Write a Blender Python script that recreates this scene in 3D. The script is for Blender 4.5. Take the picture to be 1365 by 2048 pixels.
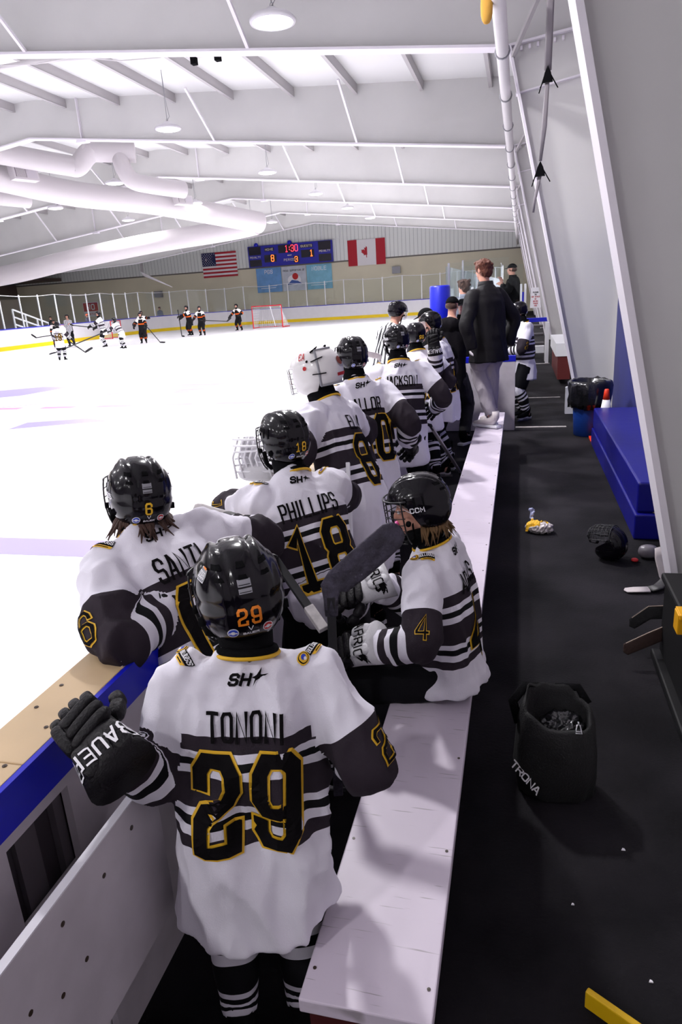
import bpy, bmesh, math, random
from mathutils import Vector, Matrix, noise, kdtree, bvhtree, geometry
import numpy as np
random.seed(7)
for o in list(bpy.data.objects): bpy.data.objects.remove(o)
SC = bpy.context.scene; COL = SC.collection
V = Vector; PI = math.pi; R = math.radians

# ------------------------------------------------------------------ camera
CAMH = 1.95
def cam_axes():
    f = 1365.; c = np.array([682.5, 1024.]); vp = np.array([1041., 568.]); s = -0.065
    Y = np.array([*(vp-c), f]); Y /= np.linalg.norm(Y)
    n = np.cross(Y, [1, s, 0]); n /= np.linalg.norm(n)
    if n[1] > 0: n = -n
    return np.stack([np.cross(Y, n), Y, n])
RW = cam_axes()
cd = bpy.data.cameras.new('camera'); cam = bpy.data.objects.new('camera', cd); COL.objects.link(cam)
cd.sensor_fit = 'HORIZONTAL'; cd.sensor_width = 36; cd.lens = 36.0; cd.clip_start = .05; cd.clip_end = 300
r_, u_, b_ = RW @ [1, 0, 0], RW @ [0, -1, 0], RW @ [0, 0, -1]
cam.matrix_world = Matrix(((r_[0], u_[0], b_[0], 0), (r_[1], u_[1], b_[1], 0), (r_[2], u_[2], b_[2], CAMH), (0, 0, 0, 1)))
SC.camera = cam
# ------------------------------------------------------------------ world, exposure
w = bpy.data.worlds.new('world'); SC.world = w; w.use_nodes = True
w.node_tree.nodes['Background'].inputs[0].default_value = (.6, .58, .7, 1)
w.node_tree.nodes['Background'].inputs[1].default_value = .05
SC.view_settings.view_transform = 'Standard'; SC.view_settings.look = 'None'
SC.view_settings.exposure = -0.12; SC.view_settings.gamma = 1
LAMP_W = 330.0
LAMP_COL = (1.0, .978, 1.0)

# ------------------------------------------------------------------ materials
def srgb(r, g, b):
    f = lambda c: (c/255/12.92) if c/255 <= .04045 else ((c/255+.055)/1.055)**2.4
    return (f(r), f(g), f(b), 1)
MATS = {}
def mat(name, col, rough=.6, metal=0, spec=.5, coat=0, emit=0, bump=0, bscale=60, var=0, vscale=3, alpha=1, trans=0, sheen=0, bstretch=None):
    if name in MATS: return MATS[name]
    m = bpy.data.materials.new(name); m.use_nodes = True; nt = m.node_tree; b = nt.nodes['Principled BSDF']
    b.inputs['Base Color'].default_value = col; b.inputs['Roughness'].default_value = rough
    b.inputs['Metallic'].default_value = metal; b.inputs['Specular IOR Level'].default_value = spec
    b.inputs['Coat Weight'].default_value = coat; b.inputs['Coat Roughness'].default_value = .08
    b.inputs['Transmission Weight'].default_value = trans; b.inputs['Alpha'].default_value = alpha
    if sheen: b.inputs['Sheen Weight'].default_value = sheen
    if emit:
        b.inputs['Emission Color'].default_value = col; b.inputs['Emission Strength'].default_value = emit
    tc = None
    if bump or var:
        tc = nt.nodes.new('ShaderNodeTexCoord')
    if bump:
        n = nt.nodes.new('ShaderNodeTexNoise'); n.inputs['Scale'].default_value = bscale; n.inputs['Detail'].default_value = 3
        bp = nt.nodes.new('ShaderNodeBump'); bp.inputs['Strength'].default_value = bump; bp.inputs['Distance'].default_value = .01
        if bstretch:
            mp = nt.nodes.new('ShaderNodeMapping'); mp.inputs['Scale'].default_value = bstretch
            nt.links.new(tc.outputs['Object'], mp.inputs[0]); nt.links.new(mp.outputs[0], n.inputs['Vector'])
        else: nt.links.new(tc.outputs['Object'], n.inputs['Vector'])
        nt.links.new(n.outputs['Fac'], bp.inputs['Height']); nt.links.new(bp.outputs[0], b.inputs['Normal'])
    if var:
        n = nt.nodes.new('ShaderNodeTexNoise'); n.inputs['Scale'].default_value = vscale; n.inputs['Detail'].default_value = 5
        nt.links.new(tc.outputs['Object'], n.inputs['Vector'])
        r = nt.nodes.new('ShaderNodeValToRGB'); r.color_ramp.elements[0].position = .35; r.color_ramp.elements[1].position = .65
        r.color_ramp.elements[0].color = (*[c*(1-var) for c in col[:3]], 1); r.color_ramp.elements[1].color = (*[min(1, c*(1+var*.5)) for c in col[:3]], 1)
        nt.links.new(n.outputs['Fac'], r.inputs[0]); nt.links.new(r.outputs[0], b.inputs['Base Color'])
    MATS[name] = m; return m

WHT = (.80, .775, .86, 1); CHA = (.030, .023, .031, 1); BLK = (.008, .008, .010, 1); YEL = (.80, .46, .015, 1)
def ramp_mat(name, stops, rough=.75, bump=.15):
    if name in MATS: return MATS[name]
    m = mat(name, WHT, rough, spec=.12, bump=bump, bscale=260); nt = m.node_tree
    a = nt.nodes.new('ShaderNodeAttribute'); a.attribute_name = 'along'
    r = nt.nodes.new('ShaderNodeValToRGB'); cr = r.color_ramp; cr.interpolation = 'CONSTANT'
    cr.elements[0].position = stops[0][0]; cr.elements[0].color = stops[0][1]
    cr.elements[1].position = stops[1][0]; cr.elements[1].color = stops[1][1]
    for p, c in stops[2:]:
        e = cr.elements.new(p); e.color = c
    nt.links.new(a.outputs['Fac'], r.inputs[0]); nt.links.new(r.outputs[0], nt.nodes['Principled BSDF'].inputs['Base Color'])
    return m
TORSO = ramp_mat('home_jersey_body', [(0, WHT), (.26, CHA), (.314, WHT), (.343, BLK), (.371, WHT), (.402, CHA), (.515, WHT), (.542, BLK), (.573, WHT), (.606, CHA), (.65, WHT)])
SLEEVE = ramp_mat('home_jersey_sleeve', [(0, WHT), (.40, CHA), (.66, WHT), (.72, BLK), (.78, WHT), (.82, CHA), (.87, WHT)])
SOCK = ramp_mat('home_sock', [(0, WHT), (.26, BLK), (.33, WHT), (.40, BLK), (.47, WHT), (.54, BLK), (.74, WHT), (.79, BLK), (.85, WHT), (.9, BLK), (.95, WHT)])
ORA = srgb(225, 95, 30)
ATORSO = ramp_mat('away_jersey_body', [(0, srgb(235, 225, 220)), (.10, BLK), (.36, ORA), (.44, BLK)])
ASLEEVE = ramp_mat('away_jersey_sleeve', [(0, srgb(235, 225, 225)), (.35, BLK), (.6, ORA), (.7, BLK)])
ASOCK = ramp_mat('away_sock', [(0, BLK), (.35, ORA), (.42, BLK), (.5, ORA), (.57, BLK)])
def stripe_mat():
    m = mat('referee_stripes', WHT, .7); nt = m.node_tree
    tc = nt.nodes.new('ShaderNodeTexCoord'); sx = nt.nodes.new('ShaderNodeSeparateXYZ'); nt.links.new(tc.outputs['Object'], sx.inputs[0])
    mu = nt.nodes.new('ShaderNodeMath'); mu.operation = 'MULTIPLY'; mu.inputs[1].default_value = 19; nt.links.new(sx.outputs[0], mu.inputs[0])
    fr = nt.nodes.new('ShaderNodeMath'); fr.operation = 'FRACT'; nt.links.new(mu.outputs[0], fr.inputs[0])
    g = nt.nodes.new('ShaderNodeMath'); g.operation = 'GREATER_THAN'; g.inputs[1].default_value = .5; nt.links.new(fr.outputs[0], g.inputs[0])
    mx = nt.nodes.new('ShaderNodeMix'); mx.data_type = 'RGBA'; mx.inputs[6].default_value = WHT; mx.inputs[7].default_value = BLK
    nt.links.new(g.outputs[0], mx.inputs[0]); nt.links.new(mx.outputs[2], nt.nodes['Principled BSDF'].inputs['Base Color']); return m
REFS = stripe_mat()
SKIN = mat('skin', srgb(205, 150, 130), .5)
HAIRB = mat('brown_hair', srgb(70, 42, 30), .55, bump=.6, bscale=90, bstretch=(6, 6, .6))
HAIRR = mat('auburn_hair', srgb(95, 45, 25), .5, bump=.8, bscale=60, bstretch=(4, 4, 1))
HAIRD = mat('dark_blond_hair', srgb(110, 80, 45), .5, bump=.6, bscale=90, bstretch=(6, 6, .6))
GLOSSB = mat('glossy_black_shell', (.004, .003, .006, 1), .17, spec=.2, coat=.25)
GLOSSW = mat('glossy_white_shell', (.8, .78, .78, 1), .25, coat=.5)
MATTB = mat('black_fabric', (.006, .006, .007, 1), .95, spec=.06, bump=.3, bscale=120)
PANTB = mat('black_nylon', (.006, .006, .008, 1), .8, spec=.12, bump=.25, bscale=30)
LEATH = mat('black_glove_leather', (.006, .005, .007, 1), .5, spec=.2, bump=.35, bscale=150)
LEATW = mat('white_glove_leather', (.62, .61, .64, 1), .5, bump=.2, bscale=150)
STEEL = mat('steel', (.6, .6, .62, 1), .3, metal=1)
WIRE = mat('black_wire', (.015, .015, .018, 1), .35)
PWHT = mat('white_print', (.85, .84, .88, 1), .6)
PBLK = mat('black_print', (.006, .005, .006, 1), .8, spec=.08)
PYEL = mat('yellow_print', YEL, .6)
PRED = mat('red_print', srgb(190, 30, 35), .6)
PGRY = mat('grey_print', (.30, .30, .33, 1), .4)
PBLU = mat('blue_print', srgb(40, 70, 190), .5)
PORG = mat('orange_print', srgb(235, 130, 20), .5)

# ------------------------------------------------------------------ object helpers
def tag(o, label=None, cat=None, group=None, kind=None):
    if label: o['label'] = label
    if cat: o['category'] = cat
    if group: o['group'] = group
    if kind: o['kind'] = kind
    return o
def link(name, me, parent=None, mats=(), smooth=False, loc=None, rz=0):
    o = bpy.data.objects.new(name, me); COL.objects.link(o)
    for m in mats: me.materials.append(m)
    if parent: o.parent = parent
    if loc is not None: o.location = loc
    if rz: o.rotation_euler = (0, 0, rz)
    if smooth:
        me.polygons.foreach_set('use_smooth', [True]*len(me.polygons))
    return o
def empty(name, loc=(0, 0, 0), rz=0):
    o = bpy.data.objects.new(name, None); o.empty_display_size = .1; COL.objects.link(o); o.location = loc; o.rotation_euler = (0, 0, rz); return o
class MB:
    def __init__(s): s.v = []; s.f = []; s.m = []
    def add(s, vs, fs, mi=0):
        n = len(s.v); s.v += [V(p) for p in vs]; s.f += [[i+n for i in f] for f in fs]; s.m += [mi]*len(fs); return s
    def box(s, a, b, mi=0, M=None):
        x0, y0, z0 = a; x1, y1, z1 = b
        vs = [V((x, y, z)) for z in (z0, z1) for x, y in ((x0, y0), (x1, y0), (x1, y1), (x0, y1))]
        if M: vs = [M @ p for p in vs]
        return s.add(vs, [[0, 3, 2, 1], [4, 5, 6, 7], [0, 1, 5, 4], [1, 2, 6, 5], [2, 3, 7, 6], [3, 0, 4, 7]], mi)
    def bar(s, p, q, w, h, mi=0, up=V((0, 0, 1))):
        p, q = V(p), V(q); t = (q-p).normalized()
        if abs(t.dot(up)) > .99: up = V((0, 1, 0))
        sd = t.cross(up).normalized(); u = sd.cross(t)
        vs = [c+sd*a*w/2+u*b*h/2 for c in (p, q) for a, b in ((-1, -1), (1, -1), (1, 1), (-1, 1))]
        return s.add(vs, [[0, 3, 2, 1], [4, 5, 6, 7], [0, 1, 5, 4], [1, 2, 6, 5], [2, 3, 7, 6], [3, 0, 4, 7]], mi)
    def tube(s, pts, r, n=10, mi=0, cap=True, side=None, e=2.0):
        vs, fs, _ = loft(pts, [(a if isinstance(a, tuple) else (a, a)) for a in (r if isinstance(r, list) else [r]*len(pts))], side, n, e, cap)
        return s.add(vs, fs, mi)
    def prism(s, poly, z0, z1, mi=0, M=None):   # poly in XY
        n = len(poly); vs = [V((x, y, z)) for z in (z0, z1) for x, y in poly]
        if M: vs = [M @ p for p in vs]
        tri = geometry.tessellate_polygon([[V((x, y, 0)) for x, y in poly]])
        fs = [[i, (i+1) % n, n+(i+1) % n, n+i] for i in range(n)]
        fs += [list(t)[::-1] for t in tri]+[[n+i for i in t] for t in tri]
        return s.add(vs, fs, mi)
    def blob(s, c, r, M=None, mi=0, e=2.6, nu=12, nv=8):    # superellipsoid
        vs = []; fs = []
        sg = lambda x: math.copysign(abs(x)**(2/e), x)
        for j in range(nv+1):
            ph = -PI/2+PI*j/nv
            for i in range(nu):
                th = 2*PI*i/nu
                vs.append(V((r[0]*sg(math.cos(ph))*sg(math.cos(th)), r[1]*sg(math.cos(ph))*sg(math.sin(th)), r[2]*sg(math.sin(ph)))))
        for j in range(nv):
            for i in range(nu):
                fs.append([j*nu+i, j*nu+(i+1) % nu, (j+1)*nu+(i+1) % nu, (j+1)*nu+i])
        if M: vs = [M.to_3x3() @ p for p in vs]
        return s.add([p+V(c) for p in vs], fs, mi)
    def mesh(s, name='m'):
        me = bpy.data.meshes.new(name); me.from_pydata([tuple(p) for p in s.v], [], s.f); me.update()
        for p, mi in zip(me.polygons, s.m): p.material_index = mi
        return me
    def obj(s, name, mats, parent=None, smooth=False, bevel=0, loc=None, rz=0, seg=2):
        if not isinstance(mats, (list, tuple)): mats = [mats]
        me = s.mesh(name)
        bm = bmesh.new(); bm.from_mesh(me); bmesh.ops.recalc_face_normals(bm, faces=bm.faces); bm.to_mesh(me); bm.free()
        o = link(name, me, parent, mats, smooth, loc, rz)
        if bevel:
            b = o.modifiers.new('bevel', 'BEVEL'); b.width = bevel; b.segments = seg; b.limit_method = 'ANGLE'; b.angle_limit = R(40)
            b.harden_normals = False
        return o
def frames(pts, side=None):
    out = []; n = len(pts); prev = None
    for i in range(n):
        t = (pts[min(i+1, n-1)]-pts[max(i-1, 0)]).normalized()
        if side is not None: s = side[i] if isinstance(side, list) else side
        elif prev is not None: s = prev
        else: s = V((1, 0, 0)) if abs(t.x) < .8 else V((0, 1, 0))
        s = (s-t*s.dot(t)).normalized(); prev = s
        out.append((s, t.cross(s).normalized()))
    return out
def loft(pts, radii, side=None, n=16, e=2.0, cap=True):
    pts = [V(p) for p in pts]; fr = frames(pts, side); vs = []; fs = []
    sg = lambda x: math.copysign(abs(x)**(2/e), x)
    for p, (a, b), (s, u) in zip(pts, radii, fr):
        for i in range(n):
            th = 2*PI*i/n; vs.append(p+s*a*sg(math.cos(th))+u*b*sg(math.sin(th)))
    for j in range(len(pts)-1):
        for i in range(n): fs.append([j*n+i, j*n+(i+1) % n, (j+1)*n+(i+1) % n, (j+1)*n+i])
    if cap: fs.append(list(range(n))[::-1]); fs.append([(len(pts)-1)*n+i for i in range(n)])
    return vs, fs, n
def resample(pts, vals, k):
    """Catmull-Rom through pts; vals = tuples interpolated alongside"""
    P = [V(p) for p in pts]; out = []; ov = []; n = len(P)
    for i in range(n-1):
        p0, p1, p2, p3 = P[max(i-1, 0)], P[i], P[i+1], P[min(i+2, n-1)]
        for j in range(k):
            t = j/k
            out.append(.5*((2*p1)+(p2-p0)*t+(2*p0-5*p1+4*p2-p3)*t*t+(3*p1-p0-3*p2+p3)*t**3))
            ts = t*t*(3-2*t); ov.append(tuple(a+(b-a)*ts for a, b in zip(vals[i], vals[i+1])))
    out.append(P[-1]); ov.append(tuple(vals[-1])); return out, ov

# ------------------------------------------------------------------ fused soft surfaces (clothes, bodies)
class Soup:
    def __init__(s): s.mb = MB(); s.src = {}
    def limb(s, reg, pts, radii, side=None, k=6, n=24, e=2.2, v0=0, v1=1):
        P, Rr = resample(pts, radii, k); vs, fs, n_ = loft(P, Rr, side, n, e)
        s.mb.add(vs, fs); L = [0]
        for a, b in zip(P, P[1:]): L.append(L[-1]+(b-a).length)
        fr = frames(P, side); s.src.setdefault(reg, []).append(([p[:] for p in P], [v0+(v1-v0)*l/L[-1] for l in L], [r[:] for r in Rr], [f[0][:] for f in fr], [f[1][:] for f in fr]))
        return s
    def blob(s, reg, c, r, M=None, e=2.0, v=0):
        s.mb.blob(c, r, M, 0, e, 20, 12); c = V(c); mr = min(r)*.9
        s.src.setdefault(reg, []).append(([c[:], (c+V((0, 0, .001)))[:]], [v, v], [(mr, mr)]*2, [(1, 0, 0)]*2, [(0, 1, 0)]*2)); return s
    def param(s, reg, co):
        best = np.full(len(co), 1e9); val = np.zeros(len(co))
        for P, L, Rr, S, U in s.src[reg]:
            P, L, Rr, S, U = map(np.array, (P, L, Rr, S, U)); bd = np.full(len(co), 1e9); bv = np.zeros(len(co)); bm = np.zeros(len(co))
            for i in range(len(P)-1):
                d = P[i+1]-P[i]; dd = d@d+1e-12; t = np.clip(((co-P[i])@d)/dd, 0, 1); q = co-(P[i]+t[:, None]*d)
                dist = np.linalg.norm(q, axis=1); k = dist < bd
                rr = Rr[i]+(Rr[i+1]-Rr[i])*t[:, None]; x = q@S[i]; y = q@U[i]; met = dist*np.abs(1-1/np.maximum(.05, np.hypot(x/rr[:, 0], y/rr[:, 1])))
                bd = np.where(k, dist, bd); bv = np.where(k, L[i]+(L[i+1]-L[i])*t, bv); bm = np.where(k, met, bm)
            k = bm < best; best = np.where(k, bm, best); val = np.where(k, bv, val)
        return val, best
    def build(s, name, mats, parent, voxel=.012, smooth=4, wr=0, wscale=(10, 10, 3), seed=0, hem=None, folds=None):
        me = s.mb.mesh(name)
        bm = bmesh.new(); bm.from_mesh(me); bmesh.ops.recalc_face_normals(bm, faces=bm.faces); bm.to_mesh(me); bm.free()
        o = bpy.data.objects.new('tmp', me); COL.objects.link(o)
        m = o.modifiers.new('r', 'REMESH'); m.mode = 'VOXEL'; m.voxel_size = voxel
        dg = bpy.context.evaluated_depsgraph_get(); dg.update()
        nm = bpy.data.meshes.new_from_object(o.evaluated_get(dg)); bpy.data.objects.remove(o); bpy.data.meshes.remove(me)
        nv = len(nm.vertices); co = np.empty(nv*3); nm.vertices.foreach_get('co', co); co = co.reshape(-1, 3)
        ed = np.empty(len(nm.edges)*2, dtype=np.int32); nm.edges.foreach_get('vertices', ed); ed = ed.reshape(-1, 2)
        deg = np.bincount(ed.ravel(), minlength=nv).astype(float)[:, None]; deg[deg == 0] = 1
        def lap(c, it, k=.55):
            for _ in range(it):
                acc = np.zeros_like(c); np.add.at(acc, ed[:, 0], c[ed[:, 1]]); np.add.at(acc, ed[:, 1], c[ed[:, 0]]); c = c*(1-k)+acc/deg*k
            return c
        co = lap(co, smooth)
        regs = list(s.src); vals = np.zeros((len(regs), nv)); ds = np.zeros((len(regs), nv))
        for ri, rg in enumerate(regs): vals[ri], ds[ri] = s.param(rg, co)
        if len(regs) > 1: ds = lap(ds.T.copy(), 6, .6).T; vals = lap(vals.T.copy(), 3, .5).T
        if hem:
            tv = vals[regs.index('torso')]; near = ds[regs.index('torso')] < .03
            k = np.clip((tv-.62)/.38, 0, 1)*near; bell = np.clip(1-(co[:, 0]/hem['hw'])**2, 0, 1); co[:, 2] -= hem['drop']*k*bell
        if wr:
            nm.vertices.foreach_set('co', co.ravel()); nm.update()
            nr = np.empty(nv*3); nm.vertices.foreach_get('normal', nr); nr = nr.reshape(-1, 3)
            for i in range(nv):
                p = V(co[i]); q = V((p.x*wscale[0]+seed, p.y*wscale[1], p.z*wscale[2]+p.x*1.5))
                a = noise.noise(q); b2 = noise.noise(q*2.1+V((9, 3, 1))); c2 = noise.noise(V((p.x*3+seed, p.y*3, p.z*3)))
                d = wr*((1-abs(a)*3.2)*(1.15+c2*1.5)+(1-abs(b2)*3)*.45-.5); co[i] += nr[i]*d
            co = lap(co, 1, .3)
        nm.vertices.foreach_set('co', co.ravel()); nm.update()
        nf = len(nm.polygons); at = nm.attributes.new('along', 'FLOAT', 'CORNER'); arr = np.zeros(len(nm.loops))
        lv = np.empty(len(nm.loops), dtype=np.int32); nm.loops.foreach_get('vertex_index', lv)
        mi = np.zeros(nf, dtype=np.int32)
        for p in nm.polygons:
            vi = lv[p.loop_start:p.loop_start+p.loop_total]; ri = int(np.argmin(ds[:, vi].sum(axis=1)))
            mi[p.index] = min(ri, len(mats)-1); arr[p.loop_start:p.loop_start+p.loop_total] = vals[ri, vi]
        at.data.foreach_set('value', arr)
        ob = link(name, nm, parent, mats, True); nm.polygons.foreach_set('material_index', mi)
        return ob

# ------------------------------------------------------------------ block lettering
def _o(c=.8): return [(c, 0), (0, c), (0, 6-c), (c, 6), (4-c, 6), (4, 6-c), (4, c), (4-c, 0), (c, 0)]
G = {
 '0': [_o()], 'O': [_o()], '1': [[(.8, 5), (2, 6), (2, 0)], [(.8, 0), (3.2, 0)]],
 '2': [[(0, 4.3), (0, 5.2), (.8, 6), (3.2, 6), (4, 5.2), (4, 4), (3.2, 3.1), (.7, 2.5), (0, 1.8), (0, 0), (4, 0), (4, 1.1)]],
 '3': [[(0, 4.8), (0, 5.2), (.8, 6), (3.2, 6), (4, 5.2), (4, 3.8), (3.3, 3.1), (1.4, 3.1)], [(3.3, 3.1), (4, 2.4), (4, .8), (3.2, 0), (.8, 0), (0, .8), (0, 1.3)]],
 '4': [[(3.1, 0), (3.1, 6), (0, 2), (0, 1.5), (4, 1.5)]],
 '6': [[(4, 4.6), (4, 5.2), (3.2, 6), (.8, 6), (0, 5.2), (0, .8), (.8, 0), (3.2, 0), (4, .8), (4, 2.6), (3.2, 3.4), (.2, 3.4)]],
 '8': [[(.6, 3.1), (0, 3.7), (0, 5.2), (.8, 6), (3.2, 6), (4, 5.2), (4, 3.7), (3.4, 3.1), (.6, 3.1), (0, 2.5), (0, .8), (.8, 0), (3.2, 0), (4, .8), (4, 2.5), (3.4, 3.1)]],
 '9': [[(0, 1.4), (0, .8), (.8, 0), (3.2, 0), (4, .8), (4, 5.2), (3.2, 6), (.8, 6), (0, 5.2), (0, 3.4), (.8, 2.6), (3.8, 2.6)]],
 'A': [[(0, 0), (1.7, 6), (2.3, 6), (4, 0)], [(.7, 1.9), (3.3, 1.9)]],
 'B': [[(0, 0), (0, 6), (3.1, 6), (3.9, 5.2), (3.9, 3.9), (3.2, 3.2), (0, 3.2)], [(3.2, 3.2), (4, 2.4), (4, .8), (3.2, 0), (0, 0)]],
 'C': [[(4, 4.5), (4, 5.2), (3.2, 6), (.8, 6), (0, 5.2), (0, .8), (.8, 0), (3.2, 0), (4, .8), (4, 1.5)]],
 'D': [[(0, 0), (0, 6), (3, 6), (4, 5), (4, 1), (3, 0), (0, 0)]],
 'E': [[(4, 6), (0, 6), (0, 0), (4, 0)], [(0, 3.1), (3.2, 3.1)]],
 'F': [[(4, 6), (0, 6), (0, 0)], [(0, 3.1), (3.2, 3.1)]],
 'G': [[(4, 4.8), (4, 5.2), (3.2, 6), (.8, 6), (0, 5.2), (0, .8), (.8, 0), (3.2, 0), (4, .8), (4, 2.7), (2.2, 2.7)]],
 'H': [[(0, 0), (0, 6)], [(4, 0), (4, 6)], [(0, 3.1), (4, 3.1)]],
 'I': [[(2, 0), (2, 6)]], 'J': [[(4, 6), (4, .8), (3.2, 0), (.8, 0), (0, .8), (0, 1.6)]],
 'K': [[(0, 0), (0, 6)], [(4, 6), (.3, 2.6)], [(1.5, 3.6), (4, 0)]],
 'L': [[(0, 6), (0, 0), (3.8, 0)]], 'M': [[(0, 0), (0, 6), (2, 2), (4, 6), (4, 0)]], 'N': [[(0, 0), (0, 6), (4, 0), (4, 6)]],
 'P': [[(0, 0), (0, 6), (3.2, 6), (4, 5.2), (4, 3.6), (3.2, 2.8), (0, 2.8)]],
 'R': [[(0, 0), (0, 6), (3.2, 6), (4, 5.2), (4, 3.7), (3.2, 2.9), (0, 2.9)], [(2.3, 2.9), (4, 0)]],
 'S': [[(4, 4.7), (4, 5.2), (3.2, 6), (.8, 6), (0, 5.2), (0, 3.9), (.8, 3.1), (3.2, 3.1), (4, 2.3), (4, .8), (3.2, 0), (.8, 0), (0, .8), (0, 1.3)]],
 'T': [[(0, 6), (4, 6)], [(2, 6), (2, 0)]], 'U': [[(0, 6), (0, .8), (.8, 0), (3.2, 0), (4, .8), (4, 6)]],
 'V': [[(0, 6), (2, 0), (4, 6)]], 'W': [[(0, 6), (1, 0), (2, 4), (3, 0), (4, 6)]], 'X': [[(0, 0), (4, 6)], [(0, 6), (4, 0)]],
 'Y': [[(0, 6), (2, 3), (4, 6)], [(2, 3), (2, 0)]], ':': [[(2, 4.4), (2, 3.8)], [(2, 2.2), (2, 1.6)]], '-': [[(.5, 3), (3.5, 3)]],
}
def stroke(poly, w, ext, step):
    """mitred ribbon: list of (left, mid, right) 2D points"""
    P = [V(p).to_2d() for p in poly]; closed = (P[0]-P[-1]).length < 1e-6
    if closed: P = P[:-1]
    elif ext:
        P[0] = P[0]+(P[0]-P[1]).normalized()*ext; P[-1] = P[-1]+(P[-1]-P[-2]).normalized()*ext
    n = len(P); rows = []
    for i in range(n):
        a = P[i-1] if (closed or i > 0) else None; b = P[(i+1) % n] if (closed or i < n-1) else None
        d1 = (P[i]-a).normalized() if a is not None else None; d2 = (b-P[i]).normalized() if b is not None else None
        if d1 is None: d1 = d2
        if d2 is None: d2 = d1
        n1 = V((-d1.y, d1.x)); n2 = V((-d2.y, d2.x)); m = (n1+n2)
        m = m.normalized() if m.length > 1e-4 else n1
        k = 1/max(.78, m.dot(n1)); rows.append((P[i]+m*w/2*k, P[i], P[i]-m*w/2*k))
    if closed: rows.append(rows[0])
    out = [rows[0]]
    for a, b in zip(rows, rows[1:]):
        k = max(1, int((b[1]-a[1]).length/step))
        for j in range(1, k+1): out.append(tuple(p.lerp(q, j/k) for p, q in zip(a, b)))
    return out
def letters(mb, text, h, wid, sw, put, mi=0, gap=None, lift=0, ext=True, slant=0):
    """text centred at 0,0; h height, wid glyph width, sw stroke; put(x,y,lift)->3D"""
    gap = wid*.32+sw*.9 if gap is None else gap; n = len(text); ws = [(.25 if c in 'I:' else 1)*wid for c in text]
    tot = sum(ws)+gap*(n-1); x = -tot/2
    for c, cw in zip(text, ws):
        if c in G:
            for pl in G[c]:
                q = [((x+(a/4*cw if cw == wid else cw/2)), b/6*h-h/2) for a, b in pl]
                q = [(a+slant*b, b) for a, b in q]
                rows = stroke(q, sw, sw/2 if ext else 0, max(h/14, .003))
                vs = [put(p.x, p.y, lift) for r in rows for p in r]
                fs = []
                for i in range(len(rows)-1):
                    for k in (0, 1): fs.append([3*i+k, 3*i+k+1, 3*i+3+k+1, 3*i+3+k])
                mb.add(vs, fs, mi)
        x += cw+gap
    return tot
def flat(o, r, u, nrm):
    o, r, u, nrm = V(o), V(r).normalized(), V(u).normalized(), V(nrm).normalized()
    return lambda x, y, l=0: o+r*x+u*y+nrm*l
def onto(bvh, o, r, u, d, rad=.4):
    """project (x,y) from behind o, along d, onto a surface"""
    o, r, u, d = V(o), V(r).normalized(), V(u).normalized(), V(d).normalized()
    def put(x, y, l=0):
        p = o+r*x+u*y; h_, nn, _, _ = bvh.ray_cast(p-d*rad, d, rad*2)
        if h_ is None:
            h_, nn, _, _ = bvh.find_nearest(p)
        if nn.dot(d) > 0: nn = -nn
        return h_+(nn*.35-d*.65)*(.002+l*1.15)
    return put
def bvh_of(o, depsg=False):
    me = o.data; return bvhtree.BVHTree.FromPolygons([v.co for v in me.vertices], [p.vertices for p in me.polygons])
def patch(mb, poly, put, mi=0, lift=0):
    if len(poly) > 20 or len(poly) == 10:
        tri = geometry.tessellate_polygon([[V((x, y, 0)) for x, y in poly]]); mb.add([put(x, y, lift) for x, y in poly], [list(t) for t in tri], mi); return
    cx, cy = sum(p[0] for p in poly)/len(poly), sum(p[1] for p in poly)/len(poly); k = 4 if len(poly) < 7 else 1
    P = [(a[0]+(b[0]-a[0])*j/k, a[1]+(b[1]-a[1])*j/k) for a, b in zip(poly, poly[1:]+poly[:1]) for j in range(k)]; n = len(P)
    vs = [put(cx, cy, lift)]+[put(cx+(x-cx)*t, cy+(y-cy)*t, lift) for t in (.35, .7, 1) for x, y in P]
    fs = [[0, 1+i, 1+(i+1) % n] for i in range(n)]+[[1+r*n+i, 1+(r+1)*n+i, 1+(r+1)*n+(i+1) % n, 1+r*n+(i+1) % n] for r in (0, 1) for i in range(n)]
    mb.add(vs, fs, mi)
def circ(r, n=16, cx=0, cy=0, ry=None): return [(cx+r*math.cos(2*PI*i/n), cy+(ry or r)*math.sin(2*PI*i/n)) for i in range(n)]
# ------------------------------------------------------------------ hockey gear
def shell_point(th, ph, rx=.106, ry=.130, rz=.124):
    """th azimuth (0 = forward +Y, + toward +X), ph elevation; ridged helmet surface"""
    cx, cy, cz = math.sin(th)*math.cos(ph), math.cos(th)*math.cos(ph), math.sin(ph)
    e = 2.25; k = (abs(cx)**e+abs(cy)**e+abs(cz)**e)**(-1/e)
    x, y, z = cx*k*rx, cy*k*ry, cz*k*rz
    a = abs(x); g = 0
    up = max(0., min(1., (ph+.5)/.6))
    g += -.006*math.exp(-((a-.034)/.006)**2)*up          # two long grooves beside the centre band
    g += .005*math.exp(-((a-.047)/.010)**2)*up
    g += -.004*math.exp(-((a-.078)/.007)**2)*max(0, min(1, (ph+.2)/.4))
    if ph < .10: g += -.005*math.exp(-((ph+.02)/.07)**2)*(1 if math.cos(th) < .3 else 0)
    k = 1+g/.11
    return V((x*k, y*k, z*k))
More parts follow.
